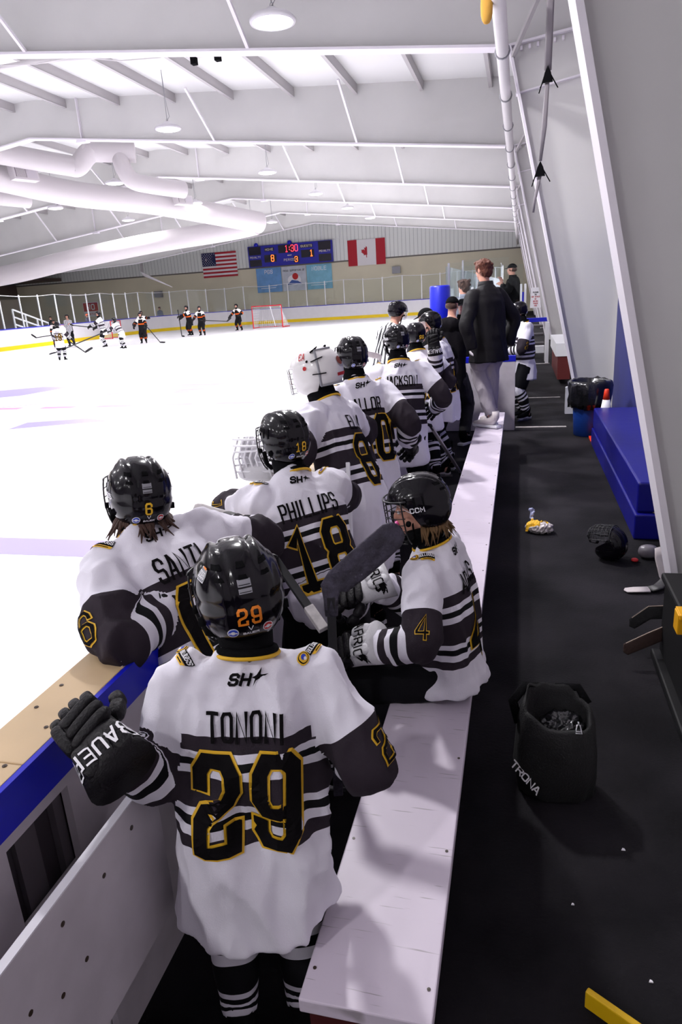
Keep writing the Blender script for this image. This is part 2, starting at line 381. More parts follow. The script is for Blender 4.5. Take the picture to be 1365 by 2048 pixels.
def helmet(parent, M, s=1.0, shellm=GLOSSB, number=None, cage=True, name_back=None, stickers=True, tape=True, detail=2, patchlogo=False, visor=False, wirem=WIRE, numcol=PYEL, side_text=None):
    T = M @ Matrix.Scale(s, 4)
    na, nr = (72, 26) if detail > 1 else (36, 12)
    vs = []; fs = []
    for j in range(nr+1):
        for i in range(na):
            th = 2*PI*i/na; c = math.cos(th)
            low = R(14)*max(0, c)**1.5 + (R(-30) if c < 0 else R(-30)*(1-c**.6 if c > 0 else 1))
            if c < 0: low = R(-30)-R(21)*min(1, (-c)**.7*1.2)
            if c > .35: low = R(16)
            elif c > 0: low = R(16)*(c/.35)+R(-30)*(1-c/.35)
            ph = PI/2+(low-PI/2)*(j/nr)
            p = shell_point(th, ph)
            if c > .8 and j == nr: p.y += .006
            vs.append(T @ p)
    for j in range(nr):
        for i in range(na): fs.append([j*na+i, (j+1)*na+i, (j+1)*na+(i+1) % na, j*na+(i+1) % na])
    mb = MB(); mb.add(vs, fs)
    o = mb.obj('helmet', [shellm, MATTB], parent, True)
    bv = bvh_of(o)
    sol = o.modifiers.new('s', 'SOLIDIFY'); sol.thickness = .010*s; sol.offset = -1; sol.material_offset = 1
    T3 = T.to_3x3(); RX, FW, UP = (T3 @ V((1, 0, 0))).normalized(), (T3 @ V((0, 1, 0))).normalized(), (T3 @ V((0, 0, 1))).normalized()
    def at(x, z, d=FW, r=RX, y=-.02): return onto(bv, T @ V((x, y, z)), r, UP, d, .3)
    if detail > 1:
        # vents and centre badge plates
        for (z, hh) in ((.085, .012), (.060, .010)):
            for xx in (-.052, 0, .052):
                d = MB(); patch(d, [(-.011*s, -hh/2*s), (.011*s, -hh/2*s), (.008*s, hh/2*s), (-.008*s, hh/2*s)], at(xx, z), 0, .0005); d.obj('vent', MATTB, o)
        for i in range(3):
            for sx in (-1, 1):
                d = MB(); patch(d, [(-.004*s, -.022*s), (.004*s, -.022*s), (.006*s, .02*s), (-.002*s, .022*s)], onto(bv, T @ V((0, -.03+.035*i, .035)), FW*-sx, UP, RX*-sx, .3), 0, .0006); d.obj('vent', MATTB, o)
        # ear loop screws and chin strap
        e = MB()
        for sx in (-1, 1):
            e.tube([T @ V((sx*.100, .045, -.045)), T @ V((sx*.112, .045, -.045))], [.011*s]*2, 12)
            e.tube([T @ V((sx*.098, .03, -.05)), T @ V((sx*.085, .035, -.11)), T @ V((sx*.04, .07, -.145)), T @ V((0, .085, -.15))], [(.010*s, .002)]*4, 8)
            e.box((-.014, -.006, -.010), (.014, .006, .010), 0, T @ Matrix.Translation((sx*.094, -.03, -.052)))
        e.obj('chin_strap', MATTB, o, True)
    MK = [PWHT, PRED, numcol, PBLK, PGRY, PBLU]
    if number:
        d = MB(); letters(d, number, .036*s, .018*s, .0062*s, at(0, -.030), 2, gap=.013*s, lift=.0008); d.obj('helmet_number', MK, o)
    if detail > 1 and tape:
        put2_ = at(0, .030)
        for y0, y1 in ((-.006, .006), (.010, .026)):
            d = MB(); patch(d, [(-.015*s, y0*s), (.015*s, y0*s), (.015*s, y1*s), (-.015*s, y1*s)], put2_, 4)
            patch(d, [(-.013*s, (y0+.003)*s), (.013*s, (y0+.003)*s), (.013*s, (y0+.0045)*s), (-.013*s, (y0+.0045)*s)], put2_, 3, .0004); d.obj('label_sticker', MK, o)
    if stickers:
        for sx, c1, c2 in ((-.040, 1, 5), (.040, 0, 1)):
            d = MB(); pp = at(sx, -.068); patch(d, circ(.0125*s, 18), pp, 0); patch(d, circ(.0105*s, 16), pp, c2, .0006); patch(d, circ(.005*s, 12), pp, 0, .0012)
            patch(d, [(-.009*s, -.0018*s), (.009*s, -.0018*s), (.009*s, .0018*s), (-.009*s, .0018*s)], pp, 0, .0018); d.obj('round_sticker', MK, o)
        if detail > 1:
            d = MB(); letters(d, 'V', .010*s, .010*s, .0024*s, at(0, -.060), 0, lift=.0008); letters(d, 'BAUER', .0050*s, .0055*s, .0013*s, at(0, -.073), 0, gap=.002*s, lift=.0008); d.obj('helmet_logo', MK, o)
    if patchlogo:
        d = MB(); pl = onto(bv, T @ V((-.062, -.045, .055)), (RX*.7-UP*.5), (UP*.6+RX*.4), (RX*.7+FW*.5-UP*.45), .3)
        patch(d, [(-.026*s, -.016*s), (.026*s, -.016*s), (.026*s, .016*s), (-.026*s, .016*s)], pl, 0)
        patch(d, [(-.024*s, -.014*s), (.024*s, -.014*s), (.024*s, .014*s), (-.024*s, .014*s)], pl, 4, .0006)
        letters(d, 'DOGS', .014*s, .008*s, .003*s, pl, 0, lift=.0014, gap=.004*s)
        patch(d, [(-.01*s, .006*s), (.022*s, .006*s), (.022*s, .011*s), (-.01*s, .011*s)], put2(pl, 0, .008), 2, .0014); d.obj('team_sticker', MK, o)
    if side_text:
        for sx in (-1, 1):
            d = MB(); pp = onto(bv, T @ V((0, .0, .005)), FW*sx, UP, RX*-sx, .3)
            letters(d, side_text, .018*s, .014*s, .0040*s, pp, 0, gap=.007*s, lift=.001); d.obj('side_lettering', MK, o)
    if cage:
        c = MB(); rr = .0021*s if detail > 1 else .003*s; nn = 5 if detail > 1 else 3
        def cp(az, el):
            b = 1+.10*math.exp(-((el+.62)/.35)**2)
            return T @ V((math.sin(az)*.116*math.cos(el*.75), .022+math.cos(az)*.122*b*math.cos(el*.55), math.sin(el)*.150-.005))
        els = [R(20), R(6), R(-6), R(-17), R(-28), R(-39), R(-51), R(-64)]
        if detail < 2: els = els[::2]+[els[-1]]
        for k, el in enumerate(els):
            A = R(82)-R(3)*k
            c.tube([cp(-A+2*A*i/14, el) for i in range(15)], rr*(1.6 if k in (0, len(els)-1) else 1), nn)
        for az in (-72, -50, -32, -16, 0, 16, 32, 50, 72) if detail > 1 else (-60, -20, 20, 60):
            c.tube([cp(R(az), els[0]+(els[-1]-els[0])*i/10) for i in range(11)], rr*(1.5 if abs(az) == 72 else 1), nn)
        c.obj('face_cage', wirem, o, True)
    if visor:
        vm = mat('clear_visor', (.9, .92, .95, 1), .05, trans=.95, alpha=.35)
        g = MB(); vs = []; fs = []
        for j in range(7):
            for i in range(17):
                az = R(-75+150*i/16); el = R(18-8*j)
                vs.append(T @ V((math.sin(az)*.112, .02+math.cos(az)*.125, math.sin(el)*.14)))
        for j in range(6):
            for i in range(16): fs.append([j*17+i, j*17+i+1, (j+1)*17+i+1, (j+1)*17+i])
        g.add(vs, fs); q = g.obj('visor', vm, o, True); q.modifiers.new('s', 'SOLIDIFY').thickness = .003
    return o

def glove(parent, side, wrist, d, back, s=1.0, curl=35, cuffm=None, text=None, bodym=LEATH, name='glove', spread=5, flip=False, textflip=False):
    """hockey glove: d = along the fingers, back = out of the back of the hand"""
    d = V(d).normalized(); back = V(back); back = (back-d*back.dot(d)).normalized(); x = d.cross(back).normalized()
    M = Matrix.Translation(V(wrist)) @ Matrix(((x.x, d.x, back.x, 0), (x.y, d.y, back.y, 0), (x.z, d.z, back.z, 0), (0, 0, 0, 1))) @ Matrix.Scale(s, 4)
    tx = 1 if side == 'L' else -1     # thumb side sign
    if flip: tx = -tx
    g = MB()
    def rb(c, r, rot=(0, 0, 0), mi=0, e=3.4):
        Q = M @ Matrix.Translation(c) @ Matrix.Rotation(rot[2], 4, 'Z') @ Matrix.Rotation(rot[0], 4, 'X') @ Matrix.Rotation(rot[1], 4, 'Y')
        g.blob(Q.translation, r, Q, mi, e, 14, 8)
    vs, fs, _ = loft([M @ V((0, y, z)) for y, z in ((-.085, .004), (-.05, .004), (-.01, .002), (.03, 0), (.05, 0))], [(.066*s, .052*s), (.060*s, .047*s), (.052*s, .038*s), (.048*s, .028*s), (.044*s, .022*s)], M.to_3x3() @ V((1, 0, 0)), 22, 2.4)
    g.add(vs, fs, 1 if cuffm else 0)
    # back of hand roll pads (diagonal)
    rb((0, .052, .004), (.050, .042, .024))
    for k in range(3): rb((.012*tx-.004, .022+.026*k, .026-.002*k), (.046-.003*k, .0125, .013), (0, 0, R(14)*tx))
    rb((-.040*tx, .045, .014), (.013, .040, .018))
    # cuff rolls
    for xx in (-.032, 0, .032): rb((xx, -.045, .044), (.0175, .036, .012), mi=1 if cuffm else 0)
    # fingers
    for k in range(4):
        fx = (.033-.022*k)*tx; L = (.032, .036, .034, .027)[k]; base = V((fx, .088+(0, .004, .002, -.006)[k], .010)); ang = 0
        for j in range(3):
            ang -= R(curl)*(.75 if j == 0 else 1); l = L*(1, .85, .7)[j]
            dv = V((math.sin(R(spread)*(1.5-k)*tx)*.6, math.cos(ang), math.sin(ang))).normalized()
            mid = base+dv*l*.5
            rb(mid, (.0118, l*.60, .0135-.0008*j), (ang, 0, 0), e=2.8)
            base = base+dv*l
    # thumb, leaving the side of the palm
    tb = V((.050*tx, .030, -.006)); td = V((.55*tx, .75, -.30)).normalized()
    for j, l in enumerate((.042, .036)):
        if j: td = V((.10*tx, .85, -.5)).normalized()
        yaw = math.atan2(-td.x, td.y); rb(tb+td*l*.5, (.0155, l*.62, .0165), (math.asin(td.z), 0, yaw), e=2.8); tb = tb+td*l
    o = g.obj(name, [bodym, cuffm or bodym], parent, True)
    if text:
        bv = bvh_of(o); m = MB(); M3 = M.to_3x3()
        rx = (M3 @ V((-1, 0, 0))).normalized(); u = (M3 @ V((0, -1, 0))).normalized(); dd = (M3 @ V((0, 0, -1))).normalized()
        put = onto(bv, M @ V((0, -.045, .05)), rx*(-1 if textflip else 1), u*(-1 if textflip else 1), dd, .15)
        letters(m, text, .030*s, .016*s, .0045*s, put, 0, lift=.001, gap=.009*s)
        m.obj('glove_lettering', PBLK if cuffm else PWHT, o)
    return o
def bare_hand(parent, side, wrist, d, back, s=1.0, curl=25):
    d = V(d).normalized(); back = V(back); back = (back-d*back.dot(d)).normalized(); x = d.cross(back).normalized()
    M = Matrix.Translation(V(wrist)) @ Matrix(((x.x, d.x, back.x, 0), (x.y, d.y, back.y, 0), (x.z, d.z, back.z, 0), (0, 0, 0, 1))) @ Matrix.Scale(s, 4)
    tx = 1 if side == 'L' else -1; S = Soup(); side_v = M.to_3x3() @ V((1, 0, 0))
    S.limb('h', [M @ V((0, -.04, 0)), M @ V((0, 0, 0)), M @ V((0, .04, 0)), M @ V((0, .085, -.002))], [(.024*s, .020*s), (.027*s, .018*s), (.038*s, .016*s), (.036*s, .012*s)], side_v)
    for k in range(4):
        L = (.030, .034, .031, .024)[k]; p = V(((.028-.0185*k)*tx, .078, 0)); ang = 0; pts = [M @ (p-V((0, .02, 0))), M @ p]
        for j in range(3):
            ang -= R(curl); p = p+V((0, math.cos(ang), math.sin(ang)))*L*(1, .8, .65)[j]; pts.append(M @ p)
        S.limb('h', pts, [(.009*s, .009*s)]*2+[(.0088*s, .0088*s), (.008*s, .008*s), (.0068*s, .0068*s)], side_v, k=3, n=10)
    S.limb('h', [M @ V((.02*tx, .01, 0)), M @ V((.042*tx, .035, -.008)), M @ V((.052*tx, .065, -.018)), M @ V((.048*tx, .088, -.028))], [(.014*s, .013*s), (.0115*s, .0115*s), (.010*s, .010*s), (.008*s, .008*s)], side_v, k=3, n=10)
    return S.build('hand', [SKIN], parent, .0035*s, 2)
def skate(parent, ankle, knee, fwd, s=1.0, detail=2):
    fwd = V(fwd); fwd.z = 0; fwd.normalize(); sd = fwd.cross(V((0, 0, 1))); a = V(ankle)
    bk = MB()
    heel = a-fwd*.045*s+V((0, 0, -.045*s))
    bk.tube([a+V((0, 0, .07*s)), a+V((0, 0, .02*s)), a+fwd*.01*s+V((0, 0, -.025*s)), a+fwd*.08*s+V((0, 0, -.048*s)), a+fwd*.15*s+V((0, 0, -.056*s)), a+fwd*.175*s+V((0, 0, -.06*s))],
            [(.046*s, .052*s), (.043*s, .050*s), (.040*s, .050*s), (.040*s, .030*s), (.034*s, .022*s), (.015*s, .012*s)], 16, side=sd, e=2.3)
    bk.blob(heel+fwd*.01*s, (.034*s, .034*s, .035*s), None, 0)
    o = bk.obj('skate', MATTB, parent, True)
    h = MB(); z0 = a.z-.075*s
    Q = Matrix(((sd.x, fwd.x, 0, a.x), (sd.y, fwd.y, 0, a.y), (0, 0, 1, 0), (0, 0, 0, 1)))
    h.box((-.016*s, -.07*s, a.z-.090*s), (.016*s, .15*s, a.z-.068*s), 0, Q)
    h.box((-.010*s, -.055*s, a.z-.102*s), (.010*s, -.01*s, a.z-.085*s), 0, Q); h.box((-.010*s, .08*s, a.z-.102*s), (.010*s, .13*s, a.z-.085*s), 0, Q)
    h.obj('blade_holder', PWHT, o, False)
    b = MB(); b.box((-.0015*s, -.085*s, a.z-.120*s), (.0015*s, .165*s, a.z-.100*s), 0, Q); b.obj('blade', STEEL, o)
    return o
def shoe(parent, ankle, fwd, m, s=1.0, laces=True):
    fwd = V(fwd); fwd.z = 0; fwd.normalize(); sd = fwd.cross(V((0, 0, 1))); a = V(ankle)
    Q = Matrix(((sd.x, fwd.x, 0, a.x), (sd.y, fwd.y, 0, a.y), (0, 0, 1, a.z), (0, 0, 0, 1))) @ Matrix.Scale(s, 4)
    k = MB(); T = [Q @ V(p) for p in ((0, -.035, .05), (0, -.032, .0), (0, -.01, -.035), (0, .05, -.050), (0, .12, -.062), (0, .175, -.070), (0, .195, -.074))]
    k.tube(T, [(.036*s, .042*s), (.038*s, .045*s), (.040*s, .045*s), (.042*s, .036*s), (.046*s, .026*s), (.038*s, .018*s), (.012*s, .008*s)], 18, side=sd, e=2.5)
    o = k.obj('shoe', m, parent, True); o2 = MB()
    pr = [(-.034, -.085), (.034, -.085), (.040, -.03), (.038, .04), (.048, .12), (.042, .175), (.015, .205), (-.015, .205), (-.042, .175), (-.048, .12), (-.038, .04), (-.040, -.03)]
    o2.prism(pr, -.098, -.074, 0, Q); o2.obj('sole', PWHT, o, False, .005)
    if laces:
        l = MB()
        for i in range(4): l.tube([Q @ V((-.022, .035+.02*i, -.012-.009*i)), Q @ V((0, .045+.02*i, -.006-.009*i)), Q @ V((.022, .035+.02*i, -.012-.009*i))], .0028*s, 6)
        l.tube([Q @ V((0, .035, -.004)), Q @ V((-.035, .04, -.004)), Q @ V((-.045, .045, -.025))], .0022*s, 6); l.tube([Q @ V((0, .035, -.004)), Q @ V((.035, .045, -.01))], .0022*s, 6)
        l.obj('lace', PWHT, o, True)
    return o
def stick(name, grip, heel, toe, label, group=None, tapem=None, shaftm=None, bw=.075, sw=(.030, .020), bladeup=None, white=False, topend=True, cat='hockey stick', parent=None):
    grip, heel, toe = V(grip), V(heel), V(toe)
    shaftm = shaftm or mat('black_composite', (.012, .012, .015, 1), .35, coat=.3)
    tapem = tapem or mat('black_stick_tape', (.022, .02, .026, 1), .85, bump=.8, bscale=60)
    o = empty(name, grip)
    if not parent: tag(o, label, cat, group)
    o.location = grip; sd = (heel-grip).normalized(); bd = (toe-heel); L = bd.length; bd = bd/L
    nr = sd.cross(bd).normalized()
    upb = bd.cross(nr).normalized()          # across the blade
    if upb.dot(sd) > 0: upb = -upb
    m = MB(); m.bar(V((0, 0, 0)), heel-grip-sd*.03, sw[1], sw[0], 0, up=nr.cross(sd)); m.obj('shaft', shaftm, o, False, .003)
    # neck + blade with a lie and curve
    b = MB(); P = []; Rr = []; S = []
    prof = [(-.10, .42, .012), (-.04, .48, .011), (.0, .68, .010), (.10, .92, .008), (.35, 1.0, .0065), (.65, 1.0, .0055), (.88, .95, .005), (.96, .72, .0045), (1.0, .35, .004)]
    for t, wd, th in prof:
        if t < 0: c = heel-grip+sd*(t+.0)*1.0; a = bd
        else: c = heel-grip+bd*L*t+nr*(.035*t*t); a = upb
        if t <= 0: a = (bd*(1 if t < 0 else .6)+upb*(.0 if t < -.05 else .7)).normalized()
        P.append(c); Rr.append((bw/2*wd, th)); S.append(a)
    b.tube(P, Rr, 12, side=S, e=3.2)
    b.obj('blade', tapem, o, True)
    if topend: k = MB(); k.bar(-sd*.005, sd*.10, sw[1]+.006, sw[0]+.006, 0, up=nr.cross(sd)); k.obj('grip_tape', PWHT if white else tapem, o, False, .003)
    return o
# ------------------------------------------------------------------ people
def ik(a, t, l1, l2, pole):
    a, t, pole = V(a), V(t), V(pole); d = t-a; L = min(d.length, (l1+l2)*.995); dn = d.normalized(); t = a+dn*L
    x = (l1*l1-l2*l2+L*L)/(2*L); hgt = math.sqrt(max(0, l1*l1-x*x)); p = pole-dn*pole.dot(dn)
    p = p.normalized() if p.length > 1e-5 else V((0, 0, -1)); return a+dn*x+p*hgt, t
def bulldogs_patch(m, put, s=1.0):
    patch(m, circ(.020*s, 18, -.033*s, .004*s), put, 1, .0006); patch(m, circ(.0165*s, 18, -.033*s, .004*s), put, 0, .0012); patch(m, circ(.014*s, 18, -.033*s, .004*s), put, 1, .0018)
    patch(m, circ(.009*s, 14, -.033*s, .006*s, .008*s), put, 3, .0024); patch(m, circ(.005*s, 10, -.033*s, -.001*s), put, 2, .003)
    patch(m, [(-.016*s, -.012*s), (.052*s, -.012*s), (.052*s, .012*s), (-.012*s, .012*s)], put, 0, .0012)
    letters(m, 'BULLDOGS', .013*s, .0052*s, .0022*s, put2(put, .019*s, .001*s), 2, lift=.0022, gap=.0028*s)
    patch(m, [(-.004*s, -.023*s), (.048*s, -.023*s), (.052*s, -.013*s), (-.010*s, -.013*s)], put, 1, .0016)
    patch(m, [(.004*s, -.0195*s), (.042*s, -.0195*s), (.042*s, -.0165*s), (.004*s, -.0165*s)], put, 0, .0022)
def put2(put, dx, dy): return lambda x, y, l=0: put(x+dx, y+dy, l)
HEADS = []
OUT = dict(
  home=dict(top=[TORSO, SLEEVE], pants=PANTB, sock=SOCK, head='helmet', kit=True),
  away=dict(top=[ATORSO, ASLEEVE], pants=PANTB, sock=ASOCK, head='helmet', kit=True),
  ref=dict(top=[REFS, REFS], trousers=PANTB, head='helmet', kit=True),
)
def figure(label, pos, heading, S=1.0, outfit='home', lean=0, side=0, twist=0, headyaw=0, headpitch=0, headroll=0, hands=None, poles=None, spread=.10, stag=0,
           number=None, nametext=None, det=2, hip=None, legs=None, headkw=None, glovekw=None, tops=None, group=None, hemdrop=.035, wr=.012, hunch=0, headsize=.92,
           hunch_fwd=0, patchsides='LR', sleevenum='', width=1.0, neckguard=True, hairm=None, hem=.17, cat='person', neckdrop=0, guard=None, pantscale=1.0, pantstext=None, target=None, trail=None, hipx=0, facecol=None, gear=True, sleeve_r=1.0, fulltext=True, belly=1.0, handdir=None, seed=0):
    of = OUT[outfit] if isinstance(outfit, str) else outfit
    skates = of.get('kit'); az = .120*.82*S if skates else .098*S*.92
    rz = R(heading); pos = V(pos)
    Wi = Matrix.Rotation(-rz, 4, 'Z') @ Matrix.Translation(-pos)
    hip = V(hip) if hip else V((hipx, 0, .635*S+(.04 if skates else 0)))
    if legs is None:
        legs = []
        for sx in (-1, 1):
            an = V((sx*spread*S, -.03*S+stag*sx, az)); kn, an = ik(hip+V((sx*.075*S, 0, -.02*S)), an, .30*S, .29*S, (sx*.1, 1, 0)); legs.append((kn, an))
    TM = Matrix.Translation(hip) @ Matrix.Rotation(R(twist), 4, 'Z') @ Matrix.Rotation(R(-lean), 4, 'X') @ Matrix.Rotation(R(side), 4, 'Y')
    MID = Matrix.Translation((0, 0, .22*S)) @ Matrix.Rotation(R(-hunch), 4, 'X') @ Matrix.Translation((0, 0, -.22*S))
    def tp(x, y, z):
        p = V((x*S, y*S, z*S))
        if z > .22: return TM @ MID @ p
        return TM @ p
    TC = TM @ MID; C3 = TC.to_3x3(); CX, CF, CU = [(C3 @ V(a)).normalized() for a in ((1, 0, 0), (0, 1, 0), (0, 0, 1))]
    neck = tp(0, .005, .475)
    HR = Matrix.Rotation(R(headyaw), 4, 'Z') @ Matrix.Rotation(R(-headpitch), 4, 'X') @ Matrix.Rotation(R(headroll), 4, 'Y')
    hup = (HR.to_3x3() @ V((0, 0, 1))); hfw = HR.to_3x3() @ V((0, 1, 0)); hrt = HR.to_3x3() @ V((1, 0, 0))
    hc = neck+CU*(.035-neckdrop)*S+hup*.095*max(S, .9)*1.02+hfw*.012
    HM = Matrix.Translation(hc) @ HR
    hs = headsize
    sh = {}; el = {}; wrp = {}; hd = {}
    for k, sx in (('L', -1), ('R', 1)):
        a = tp(sx*.134*width, 0, .402); sh[k] = a
        t = (hands or {}).get(k)
        if t is None: t = a+V((sx*.06*S, .06*S, -.43*S))
        else: t = Wi @ V(t)
        pole = (poles or {}).get(k, (sx*.6, -.6, -.5)); el[k], wrp[k] = ik(a, t, .235*S, .205*S, pole)
        hd[k] = (wrp[k]-el[k]).normalized()
    # ---- body: one continuous surface
    root = None
    b = Soup(); hx = V((1, 0, 0))
    b.limb('b', [tp(0, 0, .50), tp(0, 0, .44), tp(0, 0, .36), tp(0, 0, .2), tp(0, 0, .05), hip-V((0, 0, .05*S))], [(.045*S, .045*S), (.08*S, .055*S), (.125*S, .075*S), (.11*S, .075*S), (.11*S, .08*S), (.10*S, .07*S)], CX, k=3)
    for (kn, an), sx in zip(legs, (-1, 1)):
        b.limb('b', [hip+V((sx*.06*S, 0, 0)), kn, an, an-V((0, 0, .03*S))], [(.075*S, .075*S), (.048*S, .048*S), (.030*S, .030*S), (.03*S, .03*S)], k=4, n=14)
    for k, sx in (('L', -1), ('R', 1)):
        b.limb('b', [tp(sx*.09*width, 0, .41), sh[k], el[k], wrp[k]], [(.05*S, .045*S), (.045*S, .045*S), (.032*S, .032*S), (.024*S, .022*S)], k=4, n=12)
    b.limb('b', [tp(0, 0, .44), neck, hc-hup*.03], [(.05*hs/.86, .05*hs/.86)]*3, k=2, n=14)
    b.blob('b', HM @ (V((0, -.004, .022))*hs), (.074*hs, .094*hs, .092*hs), HR)
    b.blob('b', HM @ (V((0, .022, -.035))*hs), (.058*hs, .066*hs, .072*hs), HR)
    b.blob('b', HM @ (V((0, .065, -.080))*hs), (.026*hs, .022*hs, .022*hs), HR)          # chin
    if det > 0:
        b.limb('b', [HM @ (V((0, .080, .012))*hs), HM @ (V((0, .100, -.018))*hs), HM @ (V((0, .098, -.030))*hs)], [(.010*hs, .012*hs), (.0125*hs, .014*hs), (.014*hs, .008*hs)], k=2, n=8)
        b.limb('b', [HM @ (V((-.022, .080, -.056))*hs), HM @ (V((0, .092, -.054))*hs), HM @ (V((.022, .080, -.056))*hs)], [(.007*hs, .007*hs)]*3, k=2, n=8)
        for sx in (-1, 1):
            b.blob('b', HM @ (V((sx*.076, -.002, -.008))*hs), (.010*hs, .020*hs, .032*hs), HR)
            b.blob('b', HM @ (V((sx*.030, .072, .022))*hs), (.022*hs, .014*hs, .008*hs), HR)
    vox = {2: .009, 1: .013, 0: .018}[det]
    root = b.build('person', [SKIN], None, vox*(.8 if det == 2 else 1), 2)
    root.location = pos; root.rotation_euler = (0, 0, rz); tag(root, label, cat, group)
    if det > 0:
        for sx in (-1, 1):
            e = MB(); e.blob(HM @ (V((sx*.028, .0795, .006))*hs), (.012*hs, .007*hs, .008*hs), HR); e.blob(HM @ (V((sx*.028, .086, .006))*hs), (.0045*hs, .002*hs, .0045*hs), HR, 1); e.obj('eye', [PWHT, PBLK], root, True)
        mo = MB(); mo.blob(HM @ (V((0, .094, -.055))*hs), (.020*hs, .004*hs, .004*hs), HR); mo.obj('lips', mat('lips', srgb(170, 95, 90), .5), root, True)
    # ---- top
    wm = width
    path = [tp(0, 0, .49), tp(0, -.004, .47), tp(0, -.006, .445), tp(0, -.006, .405), tp(0, -.008, .34), tp(0, -.01, .22), tp(0, -.012, .08), hip+V((0, -.012*S, 0))]
    rad = [(.054, .052), (.078, .062), (.118*wm, .076), (.146*wm, .090), (.158*wm, .104), (.157*wm, .110), (.155*wm, .114*belly), (.160*wm, .120*belly)]
    dn = V((0, -.03, -1)).normalized()
    if trail is not None: dn = V(trail).normalized()
    path += [hip+V((0, -.012*S, 0))+dn*hem*.5*S, hip+V((0, -.012*S, 0))+dn*hem*S]; rad += [(.168*wm, .126*belly), (.174*wm, .130*belly)]
    rad = [(a*S, c*S) for a, c in rad]
    Ltot = sum((V(b)-V(a)).length for a, b in zip(path, path[1:])); j = Soup(); j.limb('torso', path, rad, CX, k=5, n=36, e=2.35, v1=Ltot/(.665*S))
    if of.get('kit'): sr = [.062, .070, .070, .066, .061, .056]
    else: sr = [.058, .062, .055, .051, .046, .042]
    for k, sx in (('L', -1), ('R', 1)):
        a0 = tp(sx*.085*wm, 0, .395); m1 = sh[k].lerp(el[k], .5); m2 = el[k].lerp(wrp[k], .5)
        end = wrp[k]-hd[k]*(.015*S if of.get('kit') else -.0)
        j.limb('sleeve', [a0, sh[k], m1, el[k], m2, end], [(r*S*sleeve_r, r*S*sleeve_r) for r in sr], k=5, n=20)
    if of.get('hood'): j.blob('torso', tp(0, -.085, .44), (.10*S, .055*S, .065*S), C3.to_4x4()); 
    nm = {'jacket': 'jacket', 'hoodie': 'hooded_sweatshirt'}.get(of.get('style'), 'jersey')
    J = j.build(nm, of['top'] if tops is None else tops, root, vox*(.85 if det == 2 else 1), 4, wr=wr if det else 0, wscale=(9/S, 9/S, 3.2/S), seed=seed*3.7+pos.y, hem=dict(hw=.22*S, drop=hemdrop*S))
    # ---- legs
    if 'trousers' in of:
        t = Soup(); t.blob('t', hip+V((0, 0, -.03*S)), (.125*S, .10*S, .10*S))
        for (kn, an), sx in zip(legs, (-1, 1)):
            t.limb('t', [hip+V((sx*.062*S, 0, -.02*S)), (hip+V((sx*.07*S, 0, 0))).lerp(kn, .55), kn, kn.lerp(an, .6), an+V((0, 0, .015))], [(.088*S, .095*S), (.078*S, .082*S), (.066*S, .068*S), (.056*S, .060*S), (.050*S, .052*S)], hx, k=4)
        t.build('trousers', [of['trousers']], root, vox, 3, wr=.006, wscale=(12, 12, 5))
    else:
        t = Soup(); t.blob('t', hip+V((0, .012*S, -.01*S)), (.138*S*pantscale, .088*S*pantscale**1.6, .11*S*pantscale))
        for (kn, an), sx in zip(legs, (-1, 1)):
            h0 = hip+V((sx*.075*S, 0, -.01*S)); t.limb('t', [h0, h0.lerp(kn, .5), h0.lerp(kn, .92)], [(.084*S, .092*S), (.088*S, .092*S), (.080*S, .082*S)], hx, k=4)
        P = t.build('hockey_pants', [of['pants']], root, vox*1.1, 3, wr=.003)
        if pantstext:
            bvp = bvh_of(P); m = MB(); put = onto(bvp, hip+V((.05*S, 0, .04*S)), V((1, 0, 0)), V((0, 0, 1)), V((0, 1, 0)), .4*S); patch(m, [(-.045, -.045), (.045, -.045), (.05, 0), (.025, .055), (-.025, .055), (-.05, 0)], put, 1, .004); patch(m, [(-.022, .042), (.022, .042), (.018, .055), (-.018, .055)], put, 2, .006); letters(m, pantstext, .018, .015, .004, put2(put, 0, -.028), 0, gap=.007, lift=.007); m.obj('pants_lettering', [PWHT, GLOSSB, PRED], P)
        for (kn, an), sx in zip(legs, (-1, 1)):
            fw = V((0, 1, 0)); s_ = Soup(); h0 = hip+V((sx*.075*S, 0, -.01*S)); st = h0.lerp(kn, .80)
            s_.limb('s', [st, kn, kn.lerp(an, .4)+V((0, -.012*S, 0)), kn.lerp(an, .75), an+V((0, 0, .03*S))], [(.074*S, .076*S), (.070*S, .076*S), (.064*S, .068*S), (.052*S, .054*S), (.046*S, .050*S)], hx, k=6, n=24)
            s_.build('sock', [of['sock']], root, vox*.9, 2, wr=.003 if det else 0)
    for (kn, an), sx in zip(legs, (-1, 1)):
        fw = V((sx*.25, 1, 0))
        if of.get('footdir'): fw = V(of['footdir'])
        if skates: skate(root, an, kn, fw, .82*S)
        else: shoe(root, an, fw, of.get('shoe', MATTB), .92*S)
    # ---- hands
    gk = glovekw or {}
    for k, sx in (('L', -1), ('R', 1)):
        dd = hd[k] if not (handdir or {}).get(k) else (Wi.to_3x3() @ V(handdir[k][0]))
        bk = (CX*sx*.6-CF*.2+V((0, 0, .6))) if not (handdir or {}).get(k) else (Wi.to_3x3() @ V(handdir[k][1]))
        if of.get('hidehands'): continue
        if of.get('kit') and outfit != 'ref':
            kw = dict(s=1.0*S); kw.update(gk.get(k, gk.get('both', {}))); glove(root, k, wrp[k]+dd*.03*S, dd, bk, **kw)
        else: bare_hand(root, k, wrp[k]+dd*.02, dd, bk, .85*S)
    if guard:
        q = MB(); q.blob(HM @ (V((0, .105, -.052))*hs), (.024*hs, .012*hs, .012*hs), HR); q.blob(HM @ (V((.0, .118, -.066))*hs), (.010*hs, .010*hs, .020*hs), HR); q.obj('mouthguard', guard, root, True)
    # ---- head wear
    hk = headkw or {}
